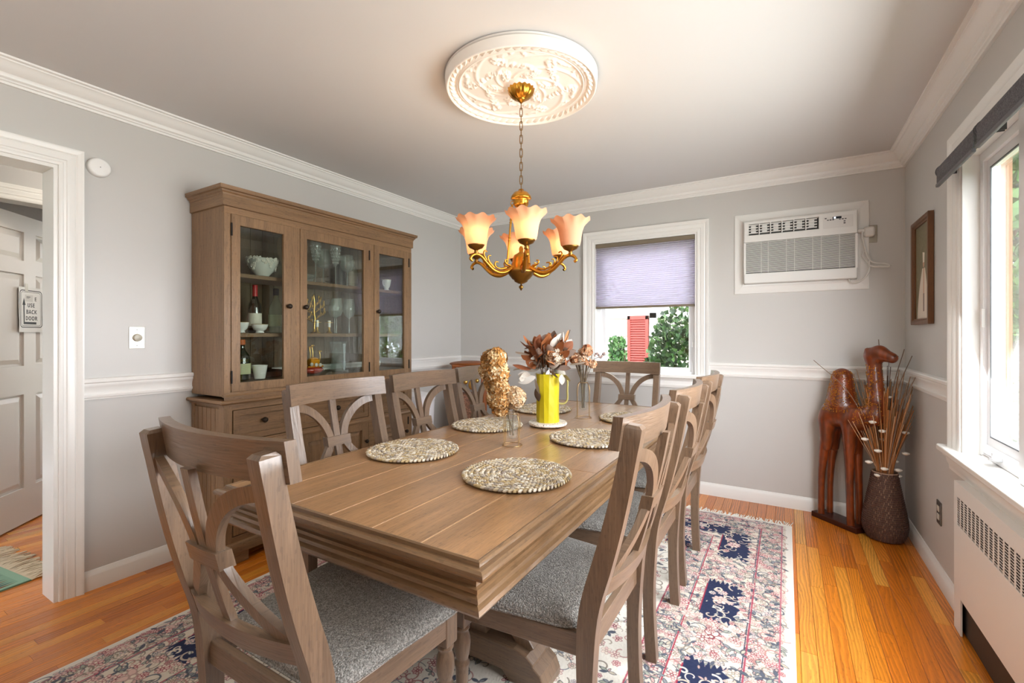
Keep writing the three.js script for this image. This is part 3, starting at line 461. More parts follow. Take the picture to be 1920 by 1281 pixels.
// ---------- rugs ----------
{
  const RX0 = -2.365, RX1 = 0.035, RZ0_ = -3.56, RZ1_ = 0.12, W = RX1 - RX0, L = RZ1_ - RZ0_, S = 500;   // pixels per metre
  const cw = Math.round(W * S), ch = Math.round(L * S), cv = document.createElement('canvas'); cv.width = cw; cv.height = ch; const c = cv.getContext('2d');
  const rect = (inset, col) => { c.fillStyle = col; c.fillRect(inset * S, inset * S, cw - 2 * inset * S, ch - 2 * inset * S); };
  const frame = (inset, w, col) => { c.strokeStyle = col; c.lineWidth = w * S; c.strokeRect(inset * S, inset * S, cw - 2 * inset * S, ch - 2 * inset * S); };
  const reds = ['#9c4a58', '#ab767c', '#84404c', '#bda29c', '#7d7f8c', '#8c8478'], greys = ['#8f97a0', '#6c7480', '#b3ad9f'];
  const pick = (a) => a[Math.floor(rnd(a.length))];
  const flower = (x, y, r, inner = '#f2e6d8', ringc = pick(reds)) => {
    const n = 5 + Math.floor(rnd(4)), o = rnd(6.3); c.save(); c.translate(x, y); c.rotate(o);
    for (let k = 0; k < n; k++) { c.rotate(6.283 / n); c.beginPath(); c.ellipse(r * 0.62, 0, r * 0.42, r * 0.28, 0, 0, 6.3); c.fillStyle = rnd() < 0.5 ? '#e8c7c2' : '#f0e3d6'; c.fill(); c.strokeStyle = ringc; c.lineWidth = Math.max(1, r * 0.08); c.stroke(); }
    c.beginPath(); c.arc(0, 0, r * 0.34, 0, 6.3); c.fillStyle = ringc; c.fill(); c.beginPath(); c.arc(0, 0, r * 0.17, 0, 6.3); c.fillStyle = inner; c.fill(); c.restore();
  };
  const leaf = (x, y, r, a, col) => { c.save(); c.translate(x, y); c.rotate(a); c.beginPath(); c.moveTo(0, 0); c.quadraticCurveTo(r * 0.5, -r * 0.42, r, 0); c.quadraticCurveTo(r * 0.5, r * 0.42, 0, 0); c.fillStyle = col; c.fill(); c.strokeStyle = '#4c4f5c'; c.lineWidth = 1; c.stroke(); c.restore(); };
  const scroll = (x, y, r, a, col, w) => { c.strokeStyle = col; c.lineWidth = w; c.beginPath(); for (let i = 0; i <= 26; i++) { const t = i / 26, q = a + t * 5.2, rr = r * (1 - 0.78 * t); const X = x + Math.cos(q) * rr, Y = y + Math.sin(q) * rr; i ? c.lineTo(X, Y) : c.moveTo(X, Y); } c.stroke(); };
  rect(0, '#eeeae4'); rect(0.035, '#ddd6cb');
  // all-over field
  const fill = (x0, y0, x1, y1, step, dens) => { for (let y = y0; y < y1; y += step) for (let x = x0; x < x1; x += step) { const X = (x + rnd(-0.4, 0.4) * step) * S, Y = (y + rnd(-0.4, 0.4) * step) * S, k = rnd(); if (k < dens * 0.42) flower(X, Y, rnd(6, 12)); else if (k < dens * 0.7) scroll(X, Y, rnd(12, 26), rnd(6.3), pick(['#a79d92', '#5e6675', '#b98a86', '#8c8479']), rnd(1.5, 3)); else if (k < dens) for (let i = 0; i < 4; i++) leaf(X, Y, rnd(9, 20), rnd(6.3), pick(['#a9b0a4', '#8e959c', '#d8b3ae', '#c9bfae', '#5a6272'])); } };
  fill(0.05, 0.05, W - 0.05, 0.16, 0.026, 1); fill(0.05, L - 0.16, W - 0.05, L - 0.05, 0.026, 1); fill(0.05, 0.16, 0.16, L - 0.16, 0.026, 1); fill(W - 0.16, 0.16, W - 0.05, L - 0.16, 0.026, 1);
  frame(0.055, 0.005, '#b9687a'); frame(0.17, 0.006, '#a8455c'); frame(0.178, 0.004, '#39405a');
  // main border: navy cartouches with pale scrolls, cream between them
  const band0 = 0.185, bw = 0.235;
  c.fillStyle = '#e6ddd0'; for (const [x, y, w, h] of [[band0, band0, W - 2 * band0, bw], [band0, L - band0 - bw, W - 2 * band0, bw], [band0, band0, bw, L - 2 * band0], [W - band0 - bw, band0, bw, L - 2 * band0]]) c.fillRect(x * S, y * S, w * S, h * S);
  for (const [x, y, x1, y1] of [[band0, band0, W - band0, band0 + bw], [band0, L - band0 - bw, W - band0, L - band0], [band0, band0, band0 + bw, L - band0], [W - band0 - bw, band0, W - band0, L - band0]]) fill(x + 0.015, y + 0.015, x1 - 0.01, y1 - 0.01, 0.03, 0.95);
  const navy = (cx, cy, w, h) => {
    c.save(); c.translate(cx * S, cy * S); if (w > h) { c.rotate(Math.PI / 2);[w, h] = [h, w]; } const a = w * S / 2, b = h * S / 2, pts = [];
    for (let i = 0; i <= 14; i++) pts.push([lerp(-a * 0.62, a * 0.7, i / 14), -b + (i % 2 ? rnd(8, 26) : rnd(0, 10))]); for (let i = 0; i <= 16; i++) pts.push([a * (i % 2 ? 0.62 : 0.78) + rnd(-6, 6), lerp(-b * 0.9, b * 0.9, i / 16)]); for (let i = 14; i >= 0; i--) pts.push([lerp(-a * 0.62, a * 0.7, i / 14), b - (i % 2 ? rnd(8, 26) : rnd(0, 10))]);
    c.beginPath(); pts.forEach(([x, y], i) => (i ? c.lineTo(x, y) : c.moveTo(x, y))); c.lineTo(-a * 0.66, b * 0.6); c.lineTo(-a * 0.66, -b * 0.6); c.closePath(); c.fillStyle = '#1f2a50'; c.fill();
    c.fillStyle = '#a8324a'; c.fillRect(-a * 0.69, -b * 0.66, 3, b * 1.32);
    for (let i = 0; i < 13; i++) { const X = rnd(-0.6, 0.62) * a, Y = rnd(-0.85, 0.85) * b; scroll(X, Y, rnd(9, 20), rnd(6.3), pick(['#e6d8c6', '#d9c7b2', '#e9dfd2', '#cdbfb0']), rnd(2.5, 5)); }
    for (let i = 0; i < 15; i++) { const X = rnd(-0.65, 0.65) * a, Y = rnd(-0.88, 0.88) * b; rnd() < 0.45 ? flower(X, Y, rnd(5, 10)) : leaf(X, Y, rnd(8, 16), rnd(6.3), pick(['#e8dccc', '#d9b3ac', '#cfd0cb'])); }
    flower(0, 0, 17); c.restore();
  };
  const walk = (len) => { const n = Math.round(len / 0.62); return [...Array(n).keys()].map((i) => (i + 0.5) / n * len); };
  for (const p of walk(L - 2 * band0)) for (const x of [band0 + bw / 2, W - band0 - bw / 2]) navy(x, band0 + p, bw * 0.92, 0.40);
  for (const p of walk(W - 2 * band0)) for (const y of [band0 + bw / 2, L - band0 - bw / 2]) navy(band0 + p, y, 0.40, bw * 0.92);
  for (const p of walk(L - 2 * band0)) for (const x of [band0 + bw / 2, W - band0 - bw / 2]) { const X = x * S, Y = (band0 + p + 0.31) * S;  flower(X, Y, 24); for (let i = 0; i < 16; i++) flower(X + rnd(-58, 58), Y + rnd(-62, 62), rnd(6, 11)); }
  frame(0.425, 0.005, '#a8324a'); frame(0.432, 0.003, '#39405a');
  fill(0.44, 0.44, W - 0.44, 0.53, 0.026, 1); fill(0.44, L - 0.53, W - 0.44, L - 0.44, 0.026, 1); fill(0.44, 0.44, 0.53, L - 0.44, 0.026, 1); fill(W - 0.53, 0.44, W - 0.44, L - 0.44, 0.026, 1);
  frame(0.54, 0.005, '#b04a60');
  c.fillStyle = '#efebe2'; c.fillRect(0.545 * S, 0.545 * S, cw - 1.09 * S, ch - 1.09 * S);
  fill(0.57, 0.57, W - 0.57, L - 0.57, 0.044, 0.78);
  for (let i = 0; i < 60; i++) { let x = rnd(0.6, W - 0.6) * S, y = rnd(0.6, L - 0.6) * S, a = rnd(6.3); c.strokeStyle = '#8d8f93'; c.lineWidth = 1.8; c.beginPath(); c.moveTo(x, y); for (let k = 0; k < 24; k++) { a += rnd(-0.5, 0.55); x += Math.cos(a) * 8; y += Math.sin(a) * 8; c.lineTo(x, y); } c.stroke(); flower(x, y, rnd(10, 17)); }
  for (const [x, y] of [[0.6, 0.6], [W - 0.6, 0.6], [0.6, L - 0.6], [W - 0.6, L - 0.6]]) navy(x, y, 0.2, 0.2);
  const tx = new THREE.CanvasTexture(cv); tx.colorSpace = THREE.SRGBColorSpace; tx.magFilter = THREE.LinearFilter;
  const t = thing('area_rug', 'large cream floral rug with navy and pink border under the dining table', 'rug', [(RX0 + RX1) / 2, 0, (RZ0_ + RZ1_) / 2]);
  const top = new THREE.PlaneGeometry(W, L, 40, 60).rotateX(-Math.PI / 2), p = top.attributes.position;
  for (let i = 0; i < p.count; i++) { const e = Math.min(W / 2 - Math.abs(p.getX(i)), L / 2 - Math.abs(p.getZ(i))); p.setY(i, e < 0.001 ? 0.004 : 0.0125); }
  top.computeVertexNormals();
  const pile = new THREE.Mesh(top, M('#e9e6e2', 0.96, { map: tx, bumpMap: clothB, bumpScale: 0.0015 })); pile.name = 'pile'; t.add(pile);
  mk('backing', bx(W, 0.0045, L, 0, 0.00225, 0), M('#e6e1d6', 0.9), t);
  const fr = []; for (let i = 0; i < 360; i++) { const x = lerp(-W / 2 + 0.01, W / 2 - 0.01, i / 359), l = rnd(0.035, 0.075), dx = rnd(-0.02, 0.02); fr.push(rod([x, 0.005, -L / 2 + 0.004], [x + dx, 0.003, -L / 2 - l], 0.0028, 5, 0.0022)); }
  mk('fringe', fr, M('#ece8e0', 0.9), t).userData.kind = 'stuff';
}
{ // small green rug in the hall
  const w = 0.66, L = 1.1, cv = document.createElement('canvas'); cv.width = 512; cv.height = 854; const c = cv.getContext('2d');
  c.fillStyle = '#86a58c'; c.fillRect(0, 0, 512, 854); c.fillStyle = '#7b9a82'; c.fillRect(24, 30, 464, 794);
  for (let k = 0; k < 3; k++) for (let i = 0; i < 26; i++) { const x = 30 + i * 18, y = 84 + k * 46; c.fillStyle = ['#2e3a3e', '#6b3b20', '#39484c'][(i + k) % 3]; c.beginPath(); c.moveTo(x, y); c.lineTo(x + 7, y - rnd(28, 54)); c.lineTo(x + 14, y); c.fill(); }
  c.fillStyle = '#c9713a'; c.beginPath(); c.roundRect(120, 320, 270, 330, 60); c.fill(); c.strokeStyle = '#3a2a20'; c.lineWidth = 10; c.stroke(); for (let i = 0; i < 8; i++) { c.fillStyle = '#e8dcc6'; c.fillRect(150 + i * 28, 400 + (i % 2) * 60, 14, 40); }
  const tx = new THREE.CanvasTexture(cv); tx.colorSpace = THREE.SRGBColorSpace; tx.magFilter = THREE.LinearFilter;
  const t = thing('hall_rug', 'small green patterned rug with cream fringe on the hall floor', 'rug', [-3.60, 0, -0.745 + L / 2], 0.13);
  const top = new THREE.PlaneGeometry(w, L, 8, 8).rotateX(-Math.PI / 2).translate(0, 0.008, 0), m = new THREE.Mesh(top, M('#ffffff', 0.95, { map: tx })); m.name = 'pile'; t.add(m);
  mk('backing', bx(w, 0.0072, L, 0, 0.0037, 0), M('#6f8c76', 0.9), t);
  const fr = []; for (let i = 0; i < 110; i++) { const x = lerp(-w / 2, w / 2, i / 109), l = rnd(0.09, 0.15), dx = rnd(-0.035, 0.035); fr.push(tube([[x, 0.006, -L / 2 + 0.003], [x + dx * 0.5, rnd(0.006, 0.016), -L / 2 - l * 0.5], [x + dx, 0.005, -L / 2 - l]], 0.0032, 4, 5)); }
  mk('fringe', fr, M('#d8c7ad', 0.95), t).userData.kind = 'stuff';
}

// ---------- china cabinet ----------
const CX0 = XL + 0.008, CXF = -2.624, CZ0 = -2.815, CZ1 = -1.357;
const SH = [1.005, 1.278, 1.622];     // shelf tops
{
  const t = thing('china_cabinet', 'tall brown wooden china cabinet with three glass doors against the left wall', 'cabinet', [0, 0, 0]);
  const y0 = 0.93, y1 = 2.0;
  for (const z of [CZ1 - 0.02, CZ0]) mk('hutch_side', spj(CX0, CXF - 0.02, y0, y1, z, z + 0.02), mCab, t);
  // beaded back panel, board by board
  for (let i = 0; i < 18; i++) { const w = (CZ1 - CZ0 - 0.04) / 18, z = CZ0 + 0.02 + (i + 0.5) * w; mk('back_board', bx(0.01, y1 - y0, w - 0.003, CX0 + 0.006, (y0 + y1) / 2, z, 0.0015), mCabIn, t); }
  mk('hutch_top', spj(CX0, CXF - 0.02, y1 - 0.02, y1, CZ0 + 0.02, CZ1 - 0.02), mCabIn, t, { grain: 'z' });
  mk('hutch_floor', spj(CX0, CXF - 0.02, SH[0] - 0.03, SH[0] - 0.004, CZ0 + 0.02, CZ1 - 0.02), mCabIn, t, { grain: 'z' });
  for (const y of SH.slice(1)) mk('shelf', spj(CX0 + 0.012, CXF - 0.07, y - 0.022, y, CZ0 + 0.02, CZ1 - 0.02, 0.002), mCab, t, { grain: 'z' });
  // face frame
  const zs = [[CZ1, -1.393], [-1.753, -1.811], [-2.371, -2.417], [-2.782, CZ0]], f0 = CXF - 0.022, f1 = CXF;
  for (const [a, b] of zs) mk('stile', spj(f0, f1, y0 + 0.01, 1.9362, b, a, 0.002), mCab, t);
  mk('top_rail', spj(f0, f1, 1.936, 1.985, CZ0 + 0.001, CZ1 - 0.001, 0.002), mCab, t, { grain: 'z' });
  mk('bottom_rail', spj(f0, f1 + 0.001, 0.925, 0.952, CZ0 + 0.001, CZ1 - 0.001, 0.002), mCab, t, { grain: 'z' });
  mk('hutch_base_moulding', straight([[0, 0.905], [0.012, 0.905], [0.012, 0.93], [0.004, 0.94], [0, 0.94]], [1, 0], [CXF, CZ1], [CXF, CZ0], 0, 0), mCab, t, { grain: 'z' });
  const cap = (prof, x0, x1, za, zb) => sweep(prof, [[x0, za], [x1, za], [x1, zb], [x0, zb]].map(([x, z]) => [x, z]), (p, q, h) => V(p, h, q));
  mk('frieze', cap([[0, 1.972], [0.010, 1.975], [0.010, 2.035], [0, 2.035]].map(([a, h]) => [a, h]), CX0, CXF, CZ1, CZ0).scale(1, 1, 1), mCab, t, { grain: 'z' });
  mk('cornice', [cap([[0, 2.032], [0.012, 2.032], [0.014, 2.042], [0.022, 2.048], [0.024, 2.056], [0.034, 2.060], [0.036, 2.080], [0, 2.082]], CX0, CXF, CZ1, CZ0), spj(CX0, CXF + 0.002, 2.03, 2.081, CZ0 - 0.002, CZ1 + 0.002)], mCab, t, { grain: 'z' });
  // glazed doors
  for (const [a, b, knobAt, hingeAt] of [[-1.395, -1.751, -1, 1], [-1.813, -2.369, 1, -1], [-2.419, -2.780, 1, -1]]) {
    const d = new THREE.Group(); d.name = 'glass_door'; t.add(d); const y0 = 0.953, y1 = 1.935, s = 0.048, x0 = CXF - 0.018, x1 = CXF + 0.003;
    mk('door_frame', [spj(x0, x1, y0, y1, a - s, a, 0.002), spj(x0, x1, y0, y1, b, b + s, 0.002), spj(x0, x1 - 0.0006, y0, y0 + s, b + s, a - s, 0.002), spj(x0, x1 - 0.0006, y1 - s - 0.008, y1, b + s, a - s, 0.002)], mCab, d);
    mk('pane', spj(x0 + 0.006, x0 + 0.010, y0 + s - 0.004, y1 - s - 0.004, b + s - 0.004, a - s + 0.004), mCabGlass, d);
    const kz = knobAt > 0 ? a - 0.028 : b + 0.022; mk('knob', [sph(0.0155, x1 + 0.022, 1.443, kz), rod([x1 - 0.002, 1.443, kz], [x1 + 0.02, 1.443, kz], 0.006), sph(0.01, x1 + 0.002, 1.443, kz, 0.4, 1, 1)], mKnob, d);
    const hz = hingeAt > 0 ? a + 0.001 : b - 0.001; for (const hy of [1.035, 1.85]) mk('hinge', [rod([x1 + 0.003, hy - 0.035, hz], [x1 + 0.003, hy + 0.035, hz], 0.005)], mHinge, d);
  }
  // base unit
  const bxF = CXF + 0.002, bz0 = CZ0 - 0.002, bz1 = CZ1 + 0.002, top = 0.88;
  mk('base_top', cap([[0, 0.876], [0.006, 0.876], [0.010, 0.884], [0.022, 0.890], [0.028, 0.896], [0.028, 0.904], [0.022, 0.909], [0, 0.909]], CX0, bxF, bz1, bz0), mCab, t, { grain: 'z' });
  mk('base_top_board', spj(CX0, bxF + 0.01, 0.878, 0.908, bz0 - 0.01, bz1 + 0.01), mCab, t, { grain: 'z' });
  mk('base_body', spj(CX0, bxF - 0.028, 0.06, top, bz0 + 0.012, bz1 - 0.012), mCab, t);
  for (const z of [bz1, bz0]) for (let i = 0; i < 6; i++) { const s = z === bz1 ? 1 : -1, w = (bxF - 0.05 - CX0 - 0.02) / 6; mk('side_board', bx(w - 0.0035, top - 0.1, 0.012, CX0 + 0.02 + (i + 0.5) * w, 0.06 + (top - 0.06) / 2, z - s * 0.010, 0.0015), mCab, t); }
  mk('corner_post', [spj(bxF - 0.052, bxF, 0.06, top, bz1 - 0.045, bz1, 0.003), spj(bxF - 0.052, bxF, 0.06, top, bz0, bz0 + 0.045, 0.003), spj(CX0, CX0 + 0.03, 0.06, top, bz1 - 0.02, bz1, 0.003), spj(CX0, CX0 + 0.03, 0.06, top, bz0, bz0 + 0.02, 0.003)], mCab, t);
  mk('base_rail', [spj(bxF - 0.028, bxF, 0.852, top, bz0 + 0.04, bz1 - 0.04, 0.002), spj(bxF - 0.028, bxF, 0.642, 0.672, bz0 + 0.04, bz1 - 0.04, 0.002), spj(bxF - 0.028, bxF, 0.10, 0.15, bz0 + 0.04, bz1 - 0.04, 0.002), ...[-1.782, -2.394].map((z) => spj(bxF - 0.028, bxF, 0.1, top, z - 0.028, z + 0.028, 0.002))], mCab, t, { grain: 'z' });
  mk('waist_moulding', straight([[0, 0.632], [0.008, 0.634], [0.012, 0.646], [0.008, 0.660], [0, 0.662]], [1, 0], [bxF, bz1], [bxF, bz0], 0, 0), mCab, t, { grain: 'z' });
  mk('plinth', [straight([[0, 0.06], [0.018, 0.06], [0.018, 0.10], [0.012, 0.112], [0.006, 0.118], [0, 0.12]], [1, 0], [bxF, bz1], [bxF, bz0], 0, 0), spj(bxF - 0.08, bxF + 0.012, 0.0, 0.07, bz1 - 0.13, bz1, 0.004), spj(bxF - 0.08, bxF + 0.012, 0.0, 0.07, bz0, bz0 + 0.13, 0.004), spj(CX0, CX0 + 0.08, 0, 0.07, bz1 - 0.06, bz1), spj(CX0, CX0 + 0.08, 0, 0.07, bz0, bz0 + 0.06)], mCab, t, { grain: 'z' });
  const cols = [[-1.402, -1.752], [-1.812, -2.364], [-2.424, -2.774]];
  cols.forEach(([a, b], k) => {
    const zc = (a + b) / 2, w = a - b - 0.006;
    { const d = new THREE.Group(); d.name = 'drawer'; t.add(d); const h = 0.172, yc = 0.762, x = bxF - 0.012;
      mk('drawer_front', [spj(x - 0.01, x, yc - h / 2, yc + h / 2, zc - w / 2, zc + w / 2), spj(x, x + 0.012, yc + h / 2 - 0.034, yc + h / 2, zc - w / 2, zc + w / 2, 0.003), spj(x, x + 0.012, yc - h / 2, yc - h / 2 + 0.034, zc - w / 2, zc + w / 2, 0.003), spj(x, x + 0.012, yc - h / 2, yc + h / 2, zc - w / 2, zc - w / 2 + 0.036, 0.003), spj(x, x + 0.012, yc - h / 2, yc + h / 2, zc + w / 2 - 0.036, zc + w / 2, 0.003)], mCab, d, { grain: 'z' });
      mk('knob', [sph(0.0165, x + 0.028, yc + 0.012, zc), rod([x, yc + 0.012, zc], [x + 0.02, yc + 0.012, zc], 0.007)], mKnob, d); }
    { const d = new THREE.Group(); d.name = 'lower_door'; t.add(d); const y0 = 0.155, y1 = 0.638, x = bxF - 0.016, s = 0.055;
      mk('door_frame', [spj(x, x + 0.018, y0, y1, zc - w / 2, zc - w / 2 + s, 0.002), spj(x, x + 0.018, y0, y1, zc + w / 2 - s, zc + w / 2, 0.002), spj(x, x + 0.018, y0, y0 + s, zc - w / 2, zc + w / 2, 0.002), spj(x, x + 0.018, y1 - s, y1, zc - w / 2, zc + w / 2, 0.002)], mCab, d);
      if (k === 2) for (let i = 0; i < 11; i++) mk('louvre_slat', bx(0.008, 0.042, w - 2 * s, 0, 0, 0, 0.002).rotateZ(0.5).translate(x + 0.006, y0 + s + 0.018 + i * 0.0345, zc), mCab, d, { grain: 'z' });
      else { const p = mk('door_panel', frustum(w - 2 * s, y1 - y0 - 2 * s, 0.012, 0.03).rotateY(Math.PI / 2).translate(x - 0.002, (y0 + y1) / 2, zc), mCab, d); }
      const kz = k === 0 ? zc - w / 2 + 0.028 : zc - w / 2 + 0.028; mk('knob', [sph(0.014, x + 0.038, 0.5, kz), rod([x + 0.016, 0.5, kz], [x + 0.032, 0.5, kz], 0.006)], mKnob, d);
      const hz = zc + w / 2 + 0.002; if (k === 2) mk('hinge', rod([x + 0.02, 0.55, zc - w / 2 - 0.002], [x + 0.02, 0.61, zc - w / 2 - 0.002], 0.005), mHinge, d); }
  });
}
// ---------- what stands in the cabinet ----------
{
  const cx = -2.78, at = (name, label, cat, x, sh, z, group, turn = 0) => thing(name, label, cat, [x, SH[sh] + 0.0012, z], turn, group);
  const clear = (pts, n = 24) => lathe(pts, n);
  const inShelf = 'glassware in the china cabinet';
  { // bowl covered with white blossoms
    const t = at('ceramic_bowl', 'white ceramic bowl studded with small blossoms on the top shelf', 'bowl', -2.755, 2, -1.65);
    mk('bowl_body', lathe([[0.0, 0], [0.035, 0], [0.037, 0.008], [0.06, 0.035], [0.078, 0.075], [0.082, 0.108], [0.079, 0.108], [0.07, 0.06], [0.03, 0.016], [0, 0.012]]), M('#dfe3dd', 0.35), t);
    const bl = []; for (let i = 0; i < 130; i++) { const a = rnd(6.283), y = 0.11 - Math.pow(rnd(), 1.6) * 0.07, r = lerp(0.066, 0.084, smooth(0.03, 0.11, y)); for (let k = 0; k < 4; k++) { const b = k * 1.57 + rnd(); bl.push(new THREE.IcosahedronGeometry(0.0048, 0).translate((r + 0.003) * Math.cos(a) - Math.sin(a) * 0.005 * Math.cos(b), y + 0.005 * Math.sin(b), (r + 0.003) * Math.sin(a) + Math.cos(a) * 0.005 * Math.cos(b))); } }
    mk('blossoms', bl, M('#f1eee6', 0.5), t).userData.kind = 'stuff';
  }
  { const t = at('glass_vase', 'tall clear glass vase behind the blossom bowl', 'vase', -2.875, 2, -1.79, inShelf); mk('vase_body', clear([[0, 0], [0.05, 0.001], [0.052, 0.01], [0.07, 0.05], [0.055, 0.11], [0.03, 0.17], [0.024, 0.22], [0.03, 0.27], [0.038, 0.29]]), mClear, t); mk('vase_rim', new THREE.TorusGeometry(0.038, 0.002, 6, 26).rotateX(Math.PI / 2).translate(0, 0.29, 0), mClear, t); }
  const bottle = (name, label, x, sh, z, H, r, body, cap, lab, capH = 0.07) => {
    const t = at(name, label, 'bottle', x, sh, z);
    mk('glass_body', lathe([[0, 0.003], [r * 0.9, 0], [r, 0.006], [r, H * 0.52], [r * 0.9, H * 0.60], [r * 0.42, H * 0.74], [r * 0.36, H * 0.8], [r * 0.36, H * 0.97], [0, H * 0.97]]), body, t);
    mk('capsule', lathe([[r * 0.40, H - capH], [r * 0.40, H * 0.99], [r * 0.36, H], [0, H]]), cap, t);
    if (lab) mk('label', new THREE.CylinderGeometry(r * 1.012, r * 1.012, H * 0.26, 28, 1, true, 0, 4.4).rotateY(-0.7).translate(0, H * 0.28, 0), lab, t);
    return t;
  };
  const dark = P('#120d0a', 0.08, { clearcoat: 1 }), green = P('#16210f', 0.08, { clearcoat: 1 });
  bottle('wine_bottle', 'dark wine bottle with red cap and cream label on the middle shelf', -2.80, 1, -1.629, 0.295, 0.037, dark, M('#c1222b', 0.35), M('#e8e2d2', 0.7));
  bottle('clear_bottle', 'clear glass spirit bottle with dark blue cap on the middle shelf', -2.80, 1, -1.765, 0.285, 0.043, P('#e4ecdc', 0.03, { transmission: 0.7, thickness: 0 }), M('#20264c', 0.4), M('#ccd8b8', 0.7), 0.045);
  bottle('green_bottle', 'dark green bottle with pale label and orange top on the lowest shelf', -2.72, 0, -1.505, 0.235, 0.046, green, M('#c9682c', 0.5), M('#cfcfa6', 0.7), 0.03);
  const cup = (label, x, sh, z, r, h, turn, group) => {
    const t = at('teacup', label, 'cup', x, sh, z, group, turn);
    mk('cup_body', lathe([[0, 0.004], [r * 0.5, 0.0], [r * 0.52, 0.006], [r * 0.42, 0.012], [r * 0.75, h * 0.4], [r * 0.92, h * 0.75], [r, h], [r * 0.96, h], [r * 0.68, h * 0.42], [0, h * 0.25]]), mCeramic, t);
    mk('handle', tube([[r * 0.86, h * 0.82, 0], [r * 1.35, h * 0.85, 0], [r * 1.4, h * 0.5, 0], [r * 0.75, h * 0.36, 0]], 0.0032, 16, 6), mCeramic, t);
    mk('gilt_band', new THREE.TorusGeometry(r * 0.985, 0.0012, 5, 28).rotateX(Math.PI / 2).translate(0, h, 0), mGold, t); return t;
  };
  cup('white teacup with handle at the left end of the middle shelf', -2.70, 1, -1.49, 0.042, 0.062, -1.2);
  cup('wide white teacup in front of the red-capped wine bottle', -2.70, 1, -1.60, 0.046, 0.052, 2.2);
  cup('white porcelain cup with curled handle behind the narrow right door', -2.74, 2, -2.655, 0.038, 0.085, -1.3);
  { const t = at('small_pot', 'small flared white pot on the lowest cabinet shelf', 'pot', -2.70, 0, -1.60); mk('pot_body', lathe([[0, 0.002], [0.028, 0], [0.03, 0.004], [0.042, 0.078], [0.0435, 0.08], [0.04, 0.08], [0.028, 0.012], [0, 0.01]]), mCeramic, t); mk('rim', new THREE.TorusGeometry(0.042, 0.002, 6, 26).rotateX(Math.PI / 2).translate(0, 0.08, 0), mCeramic, t); }
  { const t = at('wooden_tray', 'dark wooden tray on the lowest cabinet shelf', 'tray', -2.84, 0, -1.72); mk('tray_base', bx(0.16, 0.012, 0.18, 0, 0.006, 0, 0.004), M('#3a2418', 0.4), t); mk('tray_rim', [bx(0.01, 0.05, 0.18, -0.08, 0.025, 0, 0.003), bx(0.01, 0.03, 0.18, 0.08, 0.018, 0, 0.003), bx(0.16, 0.04, 0.01, 0, 0.02, -0.09, 0.003), bx(0.16, 0.04, 0.01, 0, 0.02, 0.09, 0.003)], M('#42291b', 0.4), t); }
  const wine = (label, x, sh, z, H, r, cut) => {
    const t = at('stemmed_glass', label, 'wine glass', x, sh, z, inShelf);
    mk('foot', clear([[0, 0.004], [r * 0.4, 0.003], [r * 0.85, 0.0006], [r * 0.85, 0]]), mClear, t);
    mk('stem', cyl(0.0035, 0.0035, H * 0.45, 0, H * 0.225, 0, 10), mClear, t);
    mk('glass_bowl', cut ? clear([[0.003, H * 0.43], [r * 0.5, H * 0.52], [r * 0.8, H * 0.7], [r * 0.9, H * 0.85], [r, H]]) : clear([[0.003, H * 0.44], [r * 0.7, H * 0.5], [r, H * 0.64], [r * 0.96, H * 0.8], [r * 0.76, H]]), mClear, t);
    if (cut) { const g = []; for (let i = 0; i < 12; i++) for (let j = 0; j < 5; j++) { const a = i / 12 * 6.283 + (j % 2) * 0.26, k = 0.52 + j * 0.075; g.push(new THREE.OctahedronGeometry(0.006).scale(0.5, 1.2, 0.5).translate(Math.cos(a) * r * (0.52 + j * 0.1), H * k, Math.sin(a) * r * (0.52 + j * 0.1))); } mk('cut_pattern', g, P('#ffffff', 0.05, { transmission: 0.6, thickness: 0 }), t); }
  };
  wine('cut crystal champagne flute at the left of the top shelf', -2.74, 2, -2.01, 0.30, 0.038, true);
  wine('cut crystal champagne flute in the middle of the top shelf', -2.72, 2, -2.155, 0.29, 0.038, true);
  wine('round wine glass between the two crystal flutes', -2.82, 2, -2.13, 0.25, 0.05, false);
  wine('round wine glass to the right of the crystal flutes', -2.73, 2, -2.265, 0.22, 0.05, false);
  wine('tall wine glass nearest the gold tree on the middle shelf', -2.74, 1, -2.178, 0.25, 0.044, false);
  wine('middle wine glass right of the gold tree', -2.83, 1, -2.235, 0.25, 0.044, false);
  wine('tall wine glass at the right end of the middle shelf', -2.74, 1, -2.288, 0.25, 0.044, false);
  { const t = at('glass_dish', 'low clear glass dish on the top shelf', 'dish', -2.86, 2, -2.0, inShelf); mk('dish_body', clear([[0, 0.004], [0.05, 0.0], [0.055, 0.006], [0.08, 0.05], [0.084, 0.055]]), mClear, t); mk('dish_rim', new THREE.TorusGeometry(0.084, 0.002, 6, 30).rotateX(Math.PI / 2).translate(0, 0.055, 0), mClear, t); }
  { const t = at('black_tin', 'tall black cylindrical gift tin on the top shelf', 'tin', -2.86, 2, -2.30); mk('tin_body', cyl(0.045, 0.045, 0.2, 0, 0.1, 0, 26), M('#1b1d1c', 0.35), t); mk('tin_lid', cyl(0.046, 0.046, 0.035, 0, 0.212, 0, 26), M('#8d8c87', 0.35, { metalness: 0.6 }), t); }
  bottle('cream_bottle', 'bottle with cream label beside the black tin', -2.80, 2, -2.375, 0.21, 0.036, P('#d6cfb8', 0.1, { clearcoat: 1 }), M('#cfc29a', 0.5), M('#d9d2bf', 0.7), 0.03);
